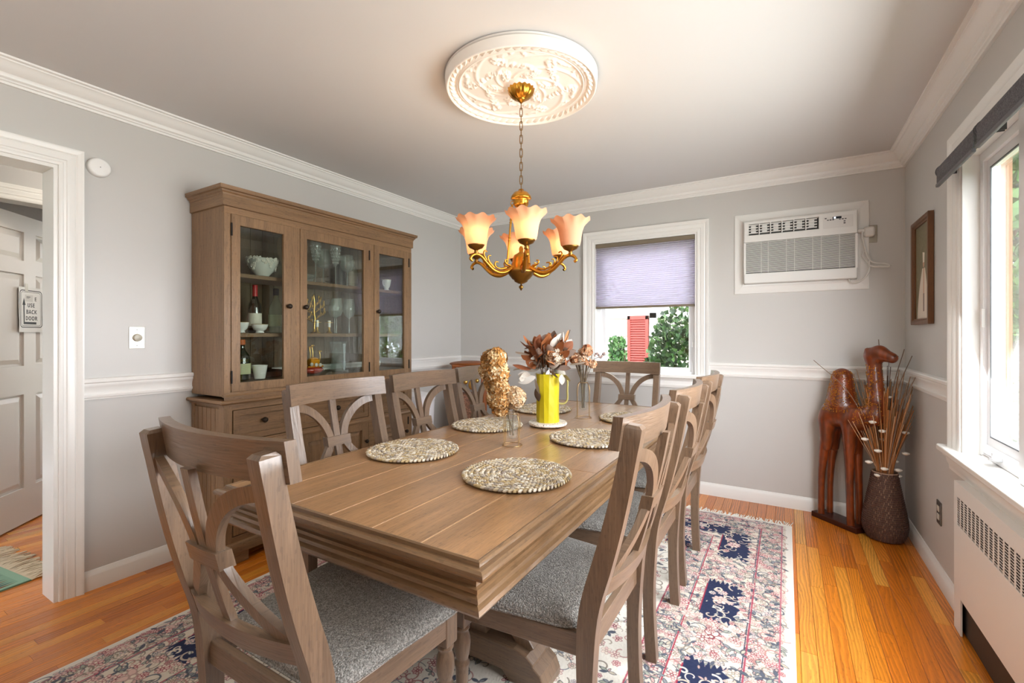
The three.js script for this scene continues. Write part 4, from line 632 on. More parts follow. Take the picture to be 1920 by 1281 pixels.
  { // gold tree
    const t = at('gold_tree', 'gold branching tree ornament on the middle shelf', 'ornament', -2.80, 1, -2.045), br = [], lv = [];
    const arm = (pts, r) => { br.push(tube(pts.map(([z, y, x = 0]) => [x, y, z]), r, 14, 6)); const [z, y, x = 0] = pts[pts.length - 1]; lv.push(sph(0.008, x, y + 0.006, z, 0.7, 1.4, 0.8, 8)); };
    arm([[0, 0], [0.002, 0.05], [-0.003, 0.1], [0.004, 0.15], [0, 0.2], [0.006, 0.25]], 0.0065);
    for (const [y, s, l, h] of [[0.07, 1, 0.085, 0.06], [0.09, -1, 0.08, 0.075], [0.12, 1, 0.09, 0.07], [0.14, -1, 0.075, 0.075], [0.165, 1, 0.065, 0.065], [0.185, -1, 0.05, 0.055]]) {
      arm([[0, y], [s * l * 0.45, y + h * 0.35], [s * l * 0.8, y + h * 0.6], [s * l, y + h]], 0.0042); arm([[s * l * 0.45, y + h * 0.35], [s * l * 0.5, y + h * 0.7, 0.01], [s * l * 0.42, y + h * 1.1, 0.015]], 0.003); arm([[s * l * 0.7, y + h * 0.55], [s * l * 1.0, y + h * 0.55, -0.01], [s * l * 1.15, y + h * 0.75, -0.012]], 0.003);
      for (const q of [0.3, 0.6, 0.9]) lv.push(sph(0.007, 0.008, y + h * q + 0.004, s * l * q, 0.6, 1.3, 0.8, 7));
    }
    mk('branches', br, mGold, t); mk('leaves', lv, mGold, t).userData.kind = 'stuff'; mk('root_base', [sph(0.028, 0, 0.004, 0, 1, 0.3, 1), rod([0, 0.004, 0], [0, 0.03, 0], 0.014, 8, 0.008)], mGold, t);
  }
  for (const [z, l] of [[-2.0, 'gold and white candle holder in front of the gold tree'], [-2.095, 'gold and white candle holder to the right of the gold tree']]) {
    const t = at('candle_holder', l, 'candle holder', -2.71, 1, z, 'small candle holders'); mk('base', lathe([[0, 0.01], [0.02, 0], [0.022, 0.004], [0.01, 0.014], [0.006, 0.03], [0.008, 0.045], [0, 0.045]]), mGold, t); mk('stem', cyl(0.0095, 0.011, 0.045, 0, 0.065, 0), mCeramic, t); mk('drip_plate', cyl(0.026, 0.026, 0.003, 0, 0.074, 0), mGold, t);
  }
  { // ark figurine
    const t = at('ark_figurine', 'orange and red glazed boat figurine with gold animals on lowest shelf', 'figurine', -2.73, 0, -1.985);
    const gl = (c) => P(c, 0.15, { clearcoat: 1 });
    mk('hull', sph(0.065, 0, 0.026, 0, 0.6, 0.42, 1.15, 20), gl('#b3341f'), t); mk('deck', bx(0.06, 0.012, 0.12, 0, 0.05, 0, 0.005), gl('#d98a1e'), t); mk('cabin', [bx(0.05, 0.045, 0.07, 0, 0.076, 0, 0.01), sph(0.03, 0, 0.1, 0, 0.9, 0.45, 1.2)], gl('#e4991c'), t);
    for (const [y, z] of [[0.066, 0.035], [0.06, -0.03], [0.062, 0.0]]) mk('white_animal', sph(0.013, 0.032, y, z, 0.7, 1, 1), gl('#efe6da'), t);
    for (const [z, h] of [[0.03, 0.1], [0.012, 0.11], [-0.045, 0.07]]) mk('gold_animal', [tube([[0, 0.08, z], [0.004, 0.08 + h * 0.5, z - 0.004], [0, 0.08 + h, z]], 0.0055, 8, 6), sph(0.009, 0.002, 0.08 + h, z - 0.006, 0.8, 0.8, 1.6)], mGold, t);
  }
  { const t = at('crystal_candlestick', 'tall slim crystal candlestick on the lowest cabinet shelf', 'candlestick', -2.74, 0, -2.245); mk('foot', clear([[0, 0.012], [0.03, 0.006], [0.032, 0]]), mClear, t); mk('shaft', lathe([[0.004, 0.01], [0.009, 0.02], [0.0075, 0.09], [0.010, 0.18], [0.012, 0.2], [0, 0.2]], 8), P('#e6eef4', 0.05, { transmission: 0.45, thickness: 0 }), t); }
  { const t = at('glass_pitcher', 'large clear glass vessel at the back of the lowest shelf', 'vessel', -2.86, 0, -2.29, inShelf); mk('vessel_body', clear([[0, 0.002], [0.05, 0], [0.055, 0.01], [0.045, 0.11], [0.058, 0.19], [0.062, 0.21]]), mClear, t); mk('vessel_rim', new THREE.TorusGeometry(0.062, 0.002, 6, 30).rotateX(Math.PI / 2).translate(0, 0.21, 0), mClear, t); }
}

// ---------- ceiling medallion and chandelier ----------
const CHX = -1.08, CHZ = -1.905;
{
  const R = 0.358, nr = 90, na = 260, lumps = [];
  for (let k = 0; k < 6; k++) for (let i = 0; i < 34; i++) { const a = (k + 0.12 * Math.sin(i * 7.1)) / 6 * 6.283 + Math.sin(i * 2.39) * 0.5, r = 0.085 + 0.195 * ((i * 0.618) % 1); lumps.push([r * Math.cos(a), r * Math.sin(a), 0.012 + 0.02 * ((i * 0.37) % 1), 0.006 + 0.008 * ((i * 0.73) % 1), i * 1.1 + k * 1.047, 0.004 + 0.006 * ((i * 0.29) % 1)]); }
  const H = (r, a) => {
    let h = 0.018;
    if (r > 0.30) { h = 0.02 + 0.006 * Math.exp(-(((r - 0.302) / 0.004) ** 2)) + 0.012 * smooth(0.31, 0.32, r) * (0.62 + 0.38 * Math.cos(a * 56 + (r - 0.32) * 260)) * (1 - smooth(0.333, 0.340, r)); if (r > 0.338) h = 0.026 + 0.008 * Math.sin((r - 0.338) / 0.02 * 3.14); }
    else if (r > 0.285) h = 0.02 + 0.006 * (1 + Math.cos((r - 0.2925) / 0.0075 * 3.14)) / 2;
    else if (r < 0.085) h = 0.024 + 0.006 * Math.cos(r * 120);
    else {
      const x = r * Math.cos(a), y = r * Math.sin(a); let b = 0;
      for (const [lx, ly, la, lb, t, e] of lumps) { const dx = x - lx, dy = y - ly; if (dx * dx + dy * dy > 0.0012) continue; const u = dx * Math.cos(t) + dy * Math.sin(t), v = -dx * Math.sin(t) + dy * Math.cos(t), q = (u / la) ** 2 + (v / lb) ** 2; if (q < 1) b = Math.max(b, e * (1 - q) * (0.75 + 0.25 * Math.cos(u / la * 11))); }
      h += b * smooth(0.285, 0.27, r) + 0.0035 * Math.max(0, Math.sin(a * 6 + r * 60)) ** 6;
    }
    return h;
  };
  const q = [], row = (i) => [...Array(na + 1).keys()].map((j) => { const r = R * (i / nr), a = j / na * 6.28319; return V(r * Math.cos(a), -(i === nr ? 0 : 0.018 + (H(r, a) - 0.018) * 1.7), r * Math.sin(a)); });
  const pos = [], idx = []; for (let i = 0; i <= nr; i++) for (const v of row(i)) pos.push(v.x, v.y, v.z);
  for (let i = 0; i < nr; i++) for (let j = 0; j < na; j++) { const a = i * (na + 1) + j, b = a + na + 1; idx.push(a, b, a + 1, b, b + 1, a + 1); }
  const g = new THREE.BufferGeometry(); g.setAttribute('position', new THREE.Float32BufferAttribute(pos, 3)); g.setIndex(idx); g.computeVertexNormals();
  const t = thing('ceiling_medallion', 'round white plaster medallion with floral relief on the ceiling', 'medallion', [CHX, CEIL - 0.002, CHZ]);
  const m = new THREE.Mesh(g, M('#efeae3', 0.6)); m.name = 'relief_face'; t.add(m); m.position.y = -0.012; mk('rim', new THREE.CylinderGeometry(R, R - 0.012, 0.013, 90, 1, true).translate(0, -0.0065, 0), M('#efeae3', 0.6), t);
}
{
  const t = thing('chandelier', 'brass six-arm chandelier with frosted amber bell shades over the table', 'chandelier', [CHX, 0, CHZ]);
  const flute = (pts, n, amp) => { const g = lathe(pts, 72), p = g.attributes.position; for (let i = 0; i < p.count; i++) { const x = p.getX(i), z = p.getZ(i), a = Math.atan2(z, x), k = 1 + amp * Math.cos(a * n); p.setX(i, x * k); p.setZ(i, z * k); } g.computeVertexNormals(); return g; };
  mk('canopy', [flute([[0.064, 2.446], [0.063, 2.432], [0.058, 2.413], [0.046, 2.397], [0.03, 2.387], [0.02, 2.384]], 16, 0.028), lathe([[0.022, 2.392], [0.024, 2.386], [0.016, 2.378], [0.01, 2.374], [0.004, 2.366], [0, 2.366]])], mBrass, t);
  const y0 = 2.372, y1 = 1.955, n = 13, p = (y0 - y1) / n;
  for (let i = 0; i < n; i++) { const yc = y0 - (i + 0.5) * p, hh = p * 0.62, w = 0.0065, pts = []; for (let k = 0; k < 16; k++) { const a = k / 16 * 6.283, s = Math.sin(a); pts.push([Math.cos(a) * w, yc + clamp(s * 1.5, -1, 1) * hh, 0]); } const g = tube(pts, 0.002, 36, 6, true); mk('chain_link', g.rotateY(i % 2 ? 0.5 : 2.07), mBronze, t); }
  mk('top_cap', lathe([[0, 1.962], [0.012, 1.958], [0.014, 1.95], [0.034, 1.942], [0.047, 1.925], [0.05, 1.914], [0.044, 1.909], [0.036, 1.907], [0.036, 1.888], [0.03, 1.876], [0.012, 1.868], [0.014, 1.85], [0.006, 1.838], [0, 1.838]]), mBrass, t);
  mk('hub', lathe([[0, 1.69], [0.006, 1.688], [0.011, 1.676], [0.009, 1.662], [0.018, 1.655], [0.034, 1.645], [0.04, 1.63], [0.042, 1.612], [0.046, 1.606], [0.046, 1.585], [0.06, 1.575], [0.062, 1.568]]), mBrass, t);
  mk('bowl', lathe([[0.062, 1.572], [0.066, 1.568], [0.062, 1.562], [0.056, 1.55], [0.042, 1.533], [0.034, 1.528], [0.03, 1.52], [0.014, 1.512], [0.006, 1.51], [0, 1.51]]), mBronze, t);
  mk('finial', lathe([[0, 1.512], [0.004, 1.51], [0.004, 1.504], [0.01, 1.5], [0.011, 1.493], [0.006, 1.486], [0.003, 1.48], [0, 1.478]], 16), mBronze, t);
  const base = Math.atan2(0.494, 0.869) + 0.09;   // one arm points almost at the camera
  for (let k = 0; k < 3; k++) { const a = base + 0.5 + k * 2.094, r0 = 0.042, r1 = 0.066; mk('support_rod', [rod([Math.sin(a) * r0, 1.885, Math.cos(a) * r0], [Math.sin(a) * r1, 1.6, Math.cos(a) * r1], 0.0052), ...[0.25, 0.3, 0.55, 0.6].map((q) => sph(0.0075, Math.sin(a) * lerp(r0, r1, q), lerp(1.885, 1.6, q), Math.cos(a) * lerp(r0, r1, q), 1, 0.5, 1, 10)), new THREE.TorusGeometry(0.009, 0.002, 6, 14).translate(Math.sin(a) * r0, 1.893, Math.cos(a) * r0)], mBrass, t); }
  const mShadeGlass = P('#eab088', 0.82, { transmission: 0.24, thickness: 0 });
  const bulbLit = M('#fff2d6', 0.5, { emissive: '#ffd9a0', emissiveIntensity: 3 }), bulbOff = P('#efe6da', 0.3, { transmission: 0.3, thickness: 0 });
  for (let k = 0; k < 6; k++) {
    const a = base + k * Math.PI / 3, u = V(Math.sin(a), 0, Math.cos(a)), s = V(Math.cos(a), 0, -Math.sin(a)), at = (r, y, o = 0) => u.clone().multiplyScalar(r).addScaledVector(s, o).add(V(0, y, 0));
    const arm = new THREE.Group(); arm.name = 'arm'; t.add(arm); const R = 0.245;
    const taper = (pts, r0, r1, seg) => { const g = tube(pts, 1, seg, 8), cv = new THREE.CatmullRomCurve3(pts), P0 = g.attributes.position, nrm = g.attributes.normal; for (let i = 0; i < P0.count; i++) { const q = Math.floor(i / 9) / seg, c = cv.getPointAt(q), r = lerp(r0, r1, q); P0.setXYZ(i, c.x + nrm.getX(i) * r, c.y + nrm.getY(i) * r, c.z + nrm.getZ(i) * r); } return g; };
    mk('arm_curve', taper([at(0.05, 1.585), at(0.08, 1.566), at(0.115, 1.556), at(0.155, 1.566), at(0.19, 1.594), at(0.22, 1.621), at(R, 1.628), at(R + 0.022, 1.617), at(R + 0.028, 1.602), at(R + 0.018, 1.597)], 0.0115, 0.0065, 44), mBrass, arm);
    mk('scroll', [taper([at(0.085, 1.58), at(0.12, 1.573), at(0.145, 1.585), at(0.142, 1.602), at(0.128, 1.602)], 0.006, 0.003, 20), taper([at(0.15, 1.575), at(0.18, 1.605), at(0.182, 1.625), at(0.168, 1.628)], 0.006, 0.003, 16), taper([at(0.19, 1.605), at(0.205, 1.633), at(0.2, 1.648), at(0.188, 1.643)], 0.005, 0.003, 14), taper([at(0.06, 1.592), at(0.085, 1.6), at(0.09, 1.615), at(0.078, 1.617)], 0.006, 0.003, 14)], mBrass, arm);
    const c = at(R, 0); mk('socket_cup', [lathe([[0.006, 1.625], [0.011, 1.632], [0.008, 1.64], [0.01, 1.646], [0.03, 1.655], [0.038, 1.667], [0.036, 1.672], [0.0, 1.672]], 24).translate(c.x, 0, c.z)], mBronze, arm);
    // bell shade with scalloped rim
    const sp = [[0.038, 1.668], [0.043, 1.672], [0.047, 1.69], [0.050, 1.712], [0.054, 1.735], [0.062, 1.757], [0.076, 1.775], [0.090, 1.787]], g = lathe(sp, 64), P0 = g.attributes.position;
    for (let i = 0; i < P0.count; i++) { const x = P0.getX(i), y = P0.getY(i), z = P0.getZ(i), q = smooth(1.735, 1.787, y), aa = Math.atan2(z, x); P0.setY(i, y + q * 0.0055 * Math.cos(aa * 10)); const kk = 1 + q * 0.022 * Math.cos(aa * 10); P0.setX(i, x * kk); P0.setZ(i, z * kk); } g.computeVertexNormals();
    mk('shade', g.translate(c.x, 0, c.z), mShadeGlass, arm);
    const lit = k !== 1; mk('bulb', lathe([[0, 1.668], [0.013, 1.67], [0.013, 1.69], [0.024, 1.71], [0.028, 1.727], [0.024, 1.744], [0.012, 1.754], [0, 1.756]], 18).translate(c.x, 0, c.z), lit ? bulbLit : bulbOff, arm);
    if (lit) { const l = new THREE.PointLight(new THREE.Color(1, 0.78, 0.52), LAMP); l.name = 'bulb_light'; l.position.set(c.x, 1.727, c.z); l.castShadow = true; l.shadow.radius = 1.3; arm.add(l); }
  }
}

// ---------- things on the table ----------
{
  const geo = (() => {
    const st = new THREE.IcosahedronGeometry(1, 1), gs = []; st.deleteAttribute('uv'); st.computeVertexNormals();
    const tones = ['#b8a789', '#a39070', '#cdc3b0', '#93887a', '#b29c72', '#c4b8a2', '#9d9286', '#d4ccbc'].map((c) => new THREE.Color(c));
    const add = (x, z, y, a, tilt, L, W) => { const g = new THREE.OctahedronGeometry(1, 1); g.deleteAttribute('uv'); g.scale(L, 0.0064, W); g.rotateY(tilt); g.rotateY(-a); g.translate(x, y, z); const c = tones[Math.floor(rnd(tones.length))], n = g.attributes.position.count, col = new Float32Array(n * 3); for (let i = 0; i < n; i++) c.toArray(col, i * 3); g.setAttribute('color', new THREE.BufferAttribute(col, 3)); gs.push(g); };
    const pitch = 0.0193; for (let k = 0; k < 10; k++) { const r = 0.008 + k * pitch, n = Math.max(4, Math.round(6.283 * r / 0.0152)); for (let i = 0; i < n; i++) for (const s of [-1, 1]) { const a = (i + (s > 0 ? 0.5 : 0) + k * 0.3) / n * 6.2832, rr = r + s * 0.0043; add(rr * Math.cos(a), rr * Math.sin(a), 0.0075 + rnd(0.0008), a + Math.PI / 2, s * 0.62, 0.0122, 0.0044); } }
    const disc = cyl(0.184, 0.184, 0.005, 0, 0.0028, 0, 48).toNonIndexed(); disc.deleteAttribute('uv'); const cc = new Float32Array(disc.attributes.position.count * 3); for (let i = 0; i < cc.length; i += 3) new THREE.Color('#5f5140').toArray(cc, i); disc.setAttribute('color', new THREE.BufferAttribute(cc, 3)); gs.push(disc);
    return joined(gs);
  })();
  const mMat = M('#ffffff', 0.85, { vertexColors: true });
  [[-1.365, -1.475, 'round woven placemat nearest us on the cabinet side of the table'], [-0.815, -1.405, 'round woven placemat nearest us on the window side of the table'], [-1.40, -2.095, 'middle round woven placemat on the cabinet side, behind the small hydrangea vase'], [-0.80, -2.075, 'middle round woven placemat on the right-hand side of the table'], [-0.775, -2.69, 'farthest round woven placemat on the right-hand side of the table'], [-1.39, -2.735, 'farthest round woven placemat, partly hidden behind the yellow pitcher']].forEach(([x, z, l], i) => {
    const m = new THREE.Mesh(geo, mMat); m.name = numbered('woven_placemat'); m.position.set(x, TH + 0.0025, z); m.rotation.y = i * 1.3; scene.add(m); tag(m, l, 'placemat', 'round woven placemats on the table');
  });
  // florets of dried hydrangea
  const florets = (n, place, cols, sz) => {
    const pos = [], col = [], cc = cols.map((c) => new THREE.Color(c));
    for (let i = 0; i < n; i++) { const [p, nr] = place(), t = V(rnd(-1, 1), rnd(-1, 1), rnd(-1, 1)).cross(nr).normalize(), b = nr.clone().cross(t), c = cc[Math.floor(rnd(cc.length))], s = sz * rnd(0.75, 1.25);
      for (let k = 0; k < 4; k++) { const a = k * 1.571 + rnd(0.3), d = t.clone().multiplyScalar(Math.cos(a)).addScaledVector(b, Math.sin(a)), e = t.clone().multiplyScalar(-Math.sin(a)).addScaledVector(b, Math.cos(a)), q = (u, v, w) => p.clone().addScaledVector(d, u * s).addScaledVector(e, v * s).addScaledVector(nr, w * s); const A = p.clone(), B = q(0.55, 0.42, rnd(0.1, 0.35)), C = q(1.0, 0, rnd(-0.1, 0.45)), D = q(0.55, -0.42, rnd(0.1, 0.35)); for (const v of [A, B, C, A, C, D]) { pos.push(v.x, v.y, v.z); col.push(c.r, c.g, c.b); } } }
    const g = new THREE.BufferGeometry(); g.setAttribute('position', new THREE.Float32BufferAttribute(pos, 3)); g.setAttribute('color', new THREE.Float32BufferAttribute(col, 3)); g.computeVertexNormals(); return g;
  };
  const mPetal = P('#ffffff', 0.9, { vertexColors: true });
  const ell = (c, r) => () => { const u = V(rnd(-1, 1), rnd(-1, 1), rnd(-1, 1)); while (u.lengthSq() > 1 || u.lengthSq() < 0.02) u.set(rnd(-1, 1), rnd(-1, 1), rnd(-1, 1)); u.normalize(); const k = rnd(0.86, 1.05); return [V(c[0] + u.x * r[0] * k, c[1] + u.y * r[1] * k, c[2] + u.z * r[2] * k), V(u.x / r[0], u.y / r[1], u.z / r[2]).normalize()]; };
  const R = V(0.86, 0, -0.51);   // across the view
  const wireVase = (name, label, x, z, h, r, arch) => {
    const t = thing(name, label, 'vase', [x, TH, z]);
    mk('base_ring', new THREE.TorusGeometry(r, 0.0016, 6, 40).rotateX(Math.PI / 2).translate(0, 0.003, 0), mWire, t);
    for (let k = 0; k < 4; k++) { const a = k * 1.571 + 0.35, c = Math.cos(a), s = Math.sin(a), r2 = arch; mk('wire', tube([[c * r, 0.003, s * r], [c * r, h * 0.4, s * r], [c * r, h * 0.82, s * r], [c * lerp(r, r2, 0.45), h * 0.97, s * lerp(r, r2, 0.45)], [c * r2, h, s * r2]], 0.0015, 22, 6), mWire, t); }
    mk('collar_ring', new THREE.TorusGeometry(arch, 0.0015, 6, 30).rotateX(Math.PI / 2).translate(0, h, 0), mWire, t);
    mk('glass_tube', lathe([[0.0, h * 0.22], [arch * 0.7, h * 0.23], [arch * 0.94, h * 0.28], [arch * 0.95, h * 1.02], [arch * 1.05, h * 1.04]], 24), mTube, t); return t;
  };
  wireVase('wire_bud_vase', 'small glass tube vase in a gold wire stand, nearer the viewer', -1.062, -1.79, 0.145, 0.045, 0.026);
  {
    const t = thing('dried_hydrangea', 'tan dried hydrangea blooms in the small near vase', 'flowers', [-1.062, TH, -1.79]), o = (l, y) => R.clone().multiplyScalar(l).add(V(0, y, 0)).toArray();
    const cols = ['#b5864a', '#a06c32', '#c79f6a', '#d2b586', '#b57c3c', '#93632f', '#dcc6a0'], pale = ['#d2b894', '#c4a47a', '#dfcdb2', '#b58c60', '#ab9072'];
    mk('flower_head', [[-0.098, 0.385, 0.044], [-0.06, 0.392, 0.045], [-0.105, 0.335, 0.046], [-0.055, 0.33, 0.05], [-0.08, 0.28, 0.05], [-0.045, 0.262, 0.04], [-0.075, 0.21, 0.045], [-0.04, 0.205, 0.04], [-0.06, 0.165, 0.034]].map(([l, y, r], i) => florets(Math.round(r * 6200), ell(o(l, y).map((v, k) => v + (k === 2 ? (i % 2 ? 0.02 : -0.012) : 0)), [r, r, r]), cols, 0.0155)), mPetal, t);
    mk('flower_head', florets(620, ell(o(0.01, 0.215), [0.05, 0.046, 0.05]), pale, 0.0125), mPetal, t); mk('flower_core', [sph(0.05, 0, 0, 0, 1, 1.35, 1).translate(...o(-0.078, 0.335)), sph(0.044, ...o(-0.055, 0.215)), sph(0.036, ...o(0.01, 0.215))], M('#8a6436', 0.9), t);
    for (const [a, b] of [[0.008, -0.06], [-0.008, -0.03], [0.004, 0.01]]) mk('stem', tube([o(a, 0.045), o(b * 0.3 + a * 0.5, 0.12), o(b, 0.2)], 0.0028, 10, 6), M('#6d5a40', 0.8), t);
  }
  // yellow pitcher on a round terrazzo trivet
  const px = -1.122, pz = -2.275;
  { const t = thing('round_trivet', 'round speckled terrazzo trivet under the yellow pitcher', 'trivet', [px, TH, pz]);
    const cv = document.createElement('canvas'); cv.width = cv.height = 512; const c = cv.getContext('2d'); c.fillStyle = '#ece5da'; c.fillRect(0, 0, 512, 512); for (let i = 0; i < 900; i++) { c.fillStyle = ['#3a3430', '#9a7a58', '#c9bba8', '#6a5a4c', '#fffaf0'][Math.floor(rnd(5))]; c.save(); c.translate(rnd(512), rnd(512)); c.rotate(rnd(6.3)); c.fillRect(0, 0, rnd(4, 13), rnd(3, 8)); c.restore(); }
    const tx = new THREE.CanvasTexture(cv); tx.colorSpace = THREE.SRGBColorSpace; tx.magFilter = THREE.LinearFilter; tx.wrapS = tx.wrapT = THREE.RepeatWrapping; tx.repeat.set(4, 4);
    mk('slab', lathe([[0, 0.006], [0.096, 0.006], [0.104, 0.01], [0.106, 0.017], [0.102, 0.024], [0, 0.024]], 56), M('#ffffff', 0.4, { map: tx }), t, { grain: 'x' });
    for (let k = 0; k < 3; k++) mk('foot', cyl(0.009, 0.009, 0.0065, 0.075 * Math.cos(k * 2.09 + 0.4), 0.003, 0.075 * Math.sin(k * 2.09 + 0.4), 12), mBlack, t); }
  { const t = thing('yellow_pitcher', 'tall faceted yellow pitcher with thin handle in the middle of the table', 'pitcher', [px, TH + 0.024, pz]);
    const n = 14, rr = 0.062, h = 0.262, q = [], row = (y, r, lip = 0) => [...Array(n).keys()].map((i) => { const a = i / n * 6.2832 + 0.1 + 0.03 * Math.sin(i * 3.7 + y * 12), k = r * (1 + 0.02 * Math.sin(i * 2.1 + y * 26)), sp = lip * Math.max(0, Math.cos(a - 3.63)) ** 6; return V(Math.cos(a) * (k + sp), y, Math.sin(a) * (k + sp)); });
    const rows = [row(0, rr), row(0.06, rr), row(0.12, rr), row(0.18, rr), row(0.235, rr), row(h, rr + 0.001, 0.025), row(h, rr - 0.005, 0.022), row(0.2, rr - 0.006), row(0.05, rr - 0.006)];
    for (let j = 0; j < rows.length - 1; j++) for (let i = 0; i < n; i++) q.push([rows[j][i], rows[j][(i + 1) % n], rows[j + 1][(i + 1) % n], rows[j + 1][i]]);
    for (let i = 1; i < n - 1; i++) q.push([rows[0][0], rows[0][i], rows[0][i + 1]]); mk('body', quadsGeo(q), P('#c4b20c', 0.42, { clearcoat: 0.25 }), t);
    const D = (l, y) => R.clone().multiplyScalar(l).add(V(0, y, 0)); mk('handle', tube([D(0.058, 0.25), D(0.085, 0.252), D(0.105, 0.235), D(0.108, 0.17), D(0.106, 0.115), D(0.09, 0.098), D(0.056, 0.1)], 0.0052, 36, 8), M('#a39a5c', 0.45), t); }
  { // leaves and dried blooms in it
    const t = thing('dried_leaf_bouquet', 'bouquet of brown and silvery dried leaves in the yellow pitcher', 'flowers', [px, TH + 0.286, pz]);
    const leafG = [[0.085, 0.05, 0.6], [0.07, 0.044, 1.0], [0.1, 0.046, 0.4]].map(([L, w, curl]) => { const N = 7, q = [], rows = [...Array(N + 1).keys()].map((i) => { const u = i / N, hw = w / 2 * Math.sin(Math.PI * Math.min(1, u * 0.94 + 0.05)) ** 0.8; const bend = curl * L * 0.5 * u * u; return [-1, 0, 1].map((s) => V(s * hw, u * L - bend * 0.3, bend + Math.abs(s) * hw * 0.35)); }); for (let i = 0; i < N; i++) for (let j = 0; j < 2; j++) q.push([rows[i][j], rows[i][j + 1], rows[i + 1][j + 1], rows[i + 1][j]]); return toCreasedNormals(quadsGeo(q), 1.4); });
    const mats = ['#9a5a30', '#7c4526', '#b9794a', '#b7ada0', '#d9d4cc', '#8a7466', '#5f4a3c'].map((c) => M(c, 0.7));
    for (let i = 0; i < 150; i++) {
      const left = rnd(), a = rnd(6.283), up = rnd(), m = new THREE.Mesh(leafG[i % 3], mats[i < 34 ? [0, 0, 1, 2][i % 4] : i < 52 ? [3, 4, 5, 4][i % 4] : [0, 5, 2, 3, 4, 1, 5, 6][i % 8]]); m.name = 'leaf';
      const side = i < 34 ? -0.035 : i < 52 ? rnd(-0.09, 0.1) : rnd(-0.05, 0.06), rad = rnd(0.015, 0.07), y = i >= 34 && i < 52 ? rnd(-0.02, 0.05) : rnd(0.02, 0.16), o = V(Math.cos(a) * rad, y, Math.sin(a) * rad).addScaledVector(R, side);
      m.position.copy(o); const dir = V(o.x * (i < 52 && i >= 34 ? 9 : 2.2), 0.12 + (i >= 34 && i < 52 ? -0.25 : 0.1), o.z * 2.2).normalize().add(V(rnd(-0.8, 0.8), rnd(-0.4, 0.35), rnd(-0.8, 0.8))).normalize(); m.quaternion.setFromUnitVectors(V(0, 1, 0), dir); m.rotateY(rnd(6.3)); const k = rnd(0.75, 1.15); m.scale.setScalar(k); t.add(m);
    }
    for (const [l, y, k] of [[-0.075, -0.075, 1.1], [-0.068, -0.125, 0.9], [0.07, -0.05, 0.7]]) { const m = new THREE.Mesh(leafG[0], mats[y < -0.1 ? 6 : 3]); m.name = 'leaf'; m.position.copy(R).multiplyScalar(l).add(V(0.03, y + 0.05, 0.05)); m.quaternion.setFromUnitVectors(V(0, 1, 0), V(rnd(-0.1, 0.1), -1, 0.1).normalize()); m.rotateY(1); m.scale.setScalar(k); t.add(m); }
    mk('dried_bloom', [florets(200, ell(R.clone().multiplyScalar(0.045).add(V(0.01, 0.1, 0.03)).toArray(), [0.055, 0.05, 0.055]), ['#b9a183', '#8f6d4e', '#d6cbb9', '#a97b55'], 0.013)], mPetal, t);
    for (let i = 0; i < 14; i++) { const a = rnd(6.3), r = rnd(0.01, 0.04); mk('stem', tube([[Math.cos(a) * 0.03, -0.2, Math.sin(a) * 0.03], [Math.cos(a) * 0.03, -0.02, Math.sin(a) * 0.03], [Math.cos(a) * r * 1.6 + (i === 3 ? 0.06 : 0), i === 3 ? 0.24 : 0.12, Math.sin(a) * r * 1.6 - (i === 3 ? 0.035 : 0)]], 0.0022, 8, 5), M('#5b4735', 0.8), t); }
    mk('feather', [tube([R.clone().multiplyScalar(0.07).add(V(0, 0.1, 0)), R.clone().multiplyScalar(0.088).add(V(0, 0.2, 0))], 0.001, 6, 5), sph(0.004, ...R.clone().multiplyScalar(0.085).add(V(0, 0.2, 0)).toArray(), 1.2, 7, 0.5, 8)], M('#dcd8d0', 0.8), t);
  }
  wireVase('tall_wire_vase', 'taller glass tube vase in a copper wire stand beside the pitcher', -1.045, -2.60, 0.213, 0.05, 0.026);
  {
    const t = thing('dried_flower_bunch', 'loose bunch of peach dried flowers in the taller wire vase', 'flowers', [-1.045, TH, -2.60]);
    const st = []; for (let i = 0; i < 26; i++) { const a = rnd(6.3), r = rnd(0.02, 0.07); st.push(tube([[Math.cos(a) * 0.008, 0.06, Math.sin(a) * 0.008], [Math.cos(a) * 0.012, 0.2, Math.sin(a) * 0.012], [Math.cos(a) * r, rnd(0.3, 0.4), Math.sin(a) * r]], 0.0018, 10, 5)); } mk('stems', st, M('#6b5a44', 0.85), t);
    for (let i = 0; i < 15; i++) { const a = i * 2.4, r = 0.012 + 0.062 * Math.sqrt(((i * 0.618) % 1)), y = 0.325 + 0.09 * (1 - (r / 0.075) ** 2) + rnd(-0.015, 0.015); mk('flower_head', florets(64, ell([Math.cos(a) * r, y, Math.sin(a) * r], [0.024, 0.022, 0.024]), ['#c98f63', '#b56f47', '#d9b08a', '#dccbb4', '#b58d6c'], 0.011), mPetal, t); }
    for (let i = 0; i < 9; i++) { const p = R.clone().multiplyScalar(0.07 + i * 0.007).add(V(0, 0.375 + Math.sin(i) * 0.012, 0)); mk('small_bud', sph(0.007, p.x, p.y, p.z, 1, 1, 1, 7), M(i % 2 ? '#7d6a66' : '#a58f86', 0.9), t); }
    mk('twig', tube([[0, 0.22, 0], R.clone().multiplyScalar(0.05).add(V(0, 0.34, 0)).toArray(), R.clone().multiplyScalar(0.135).add(V(0, 0.38, 0)).toArray()], 0.0018, 12, 5), M('#6b5a44', 0.85), t);
  }
}

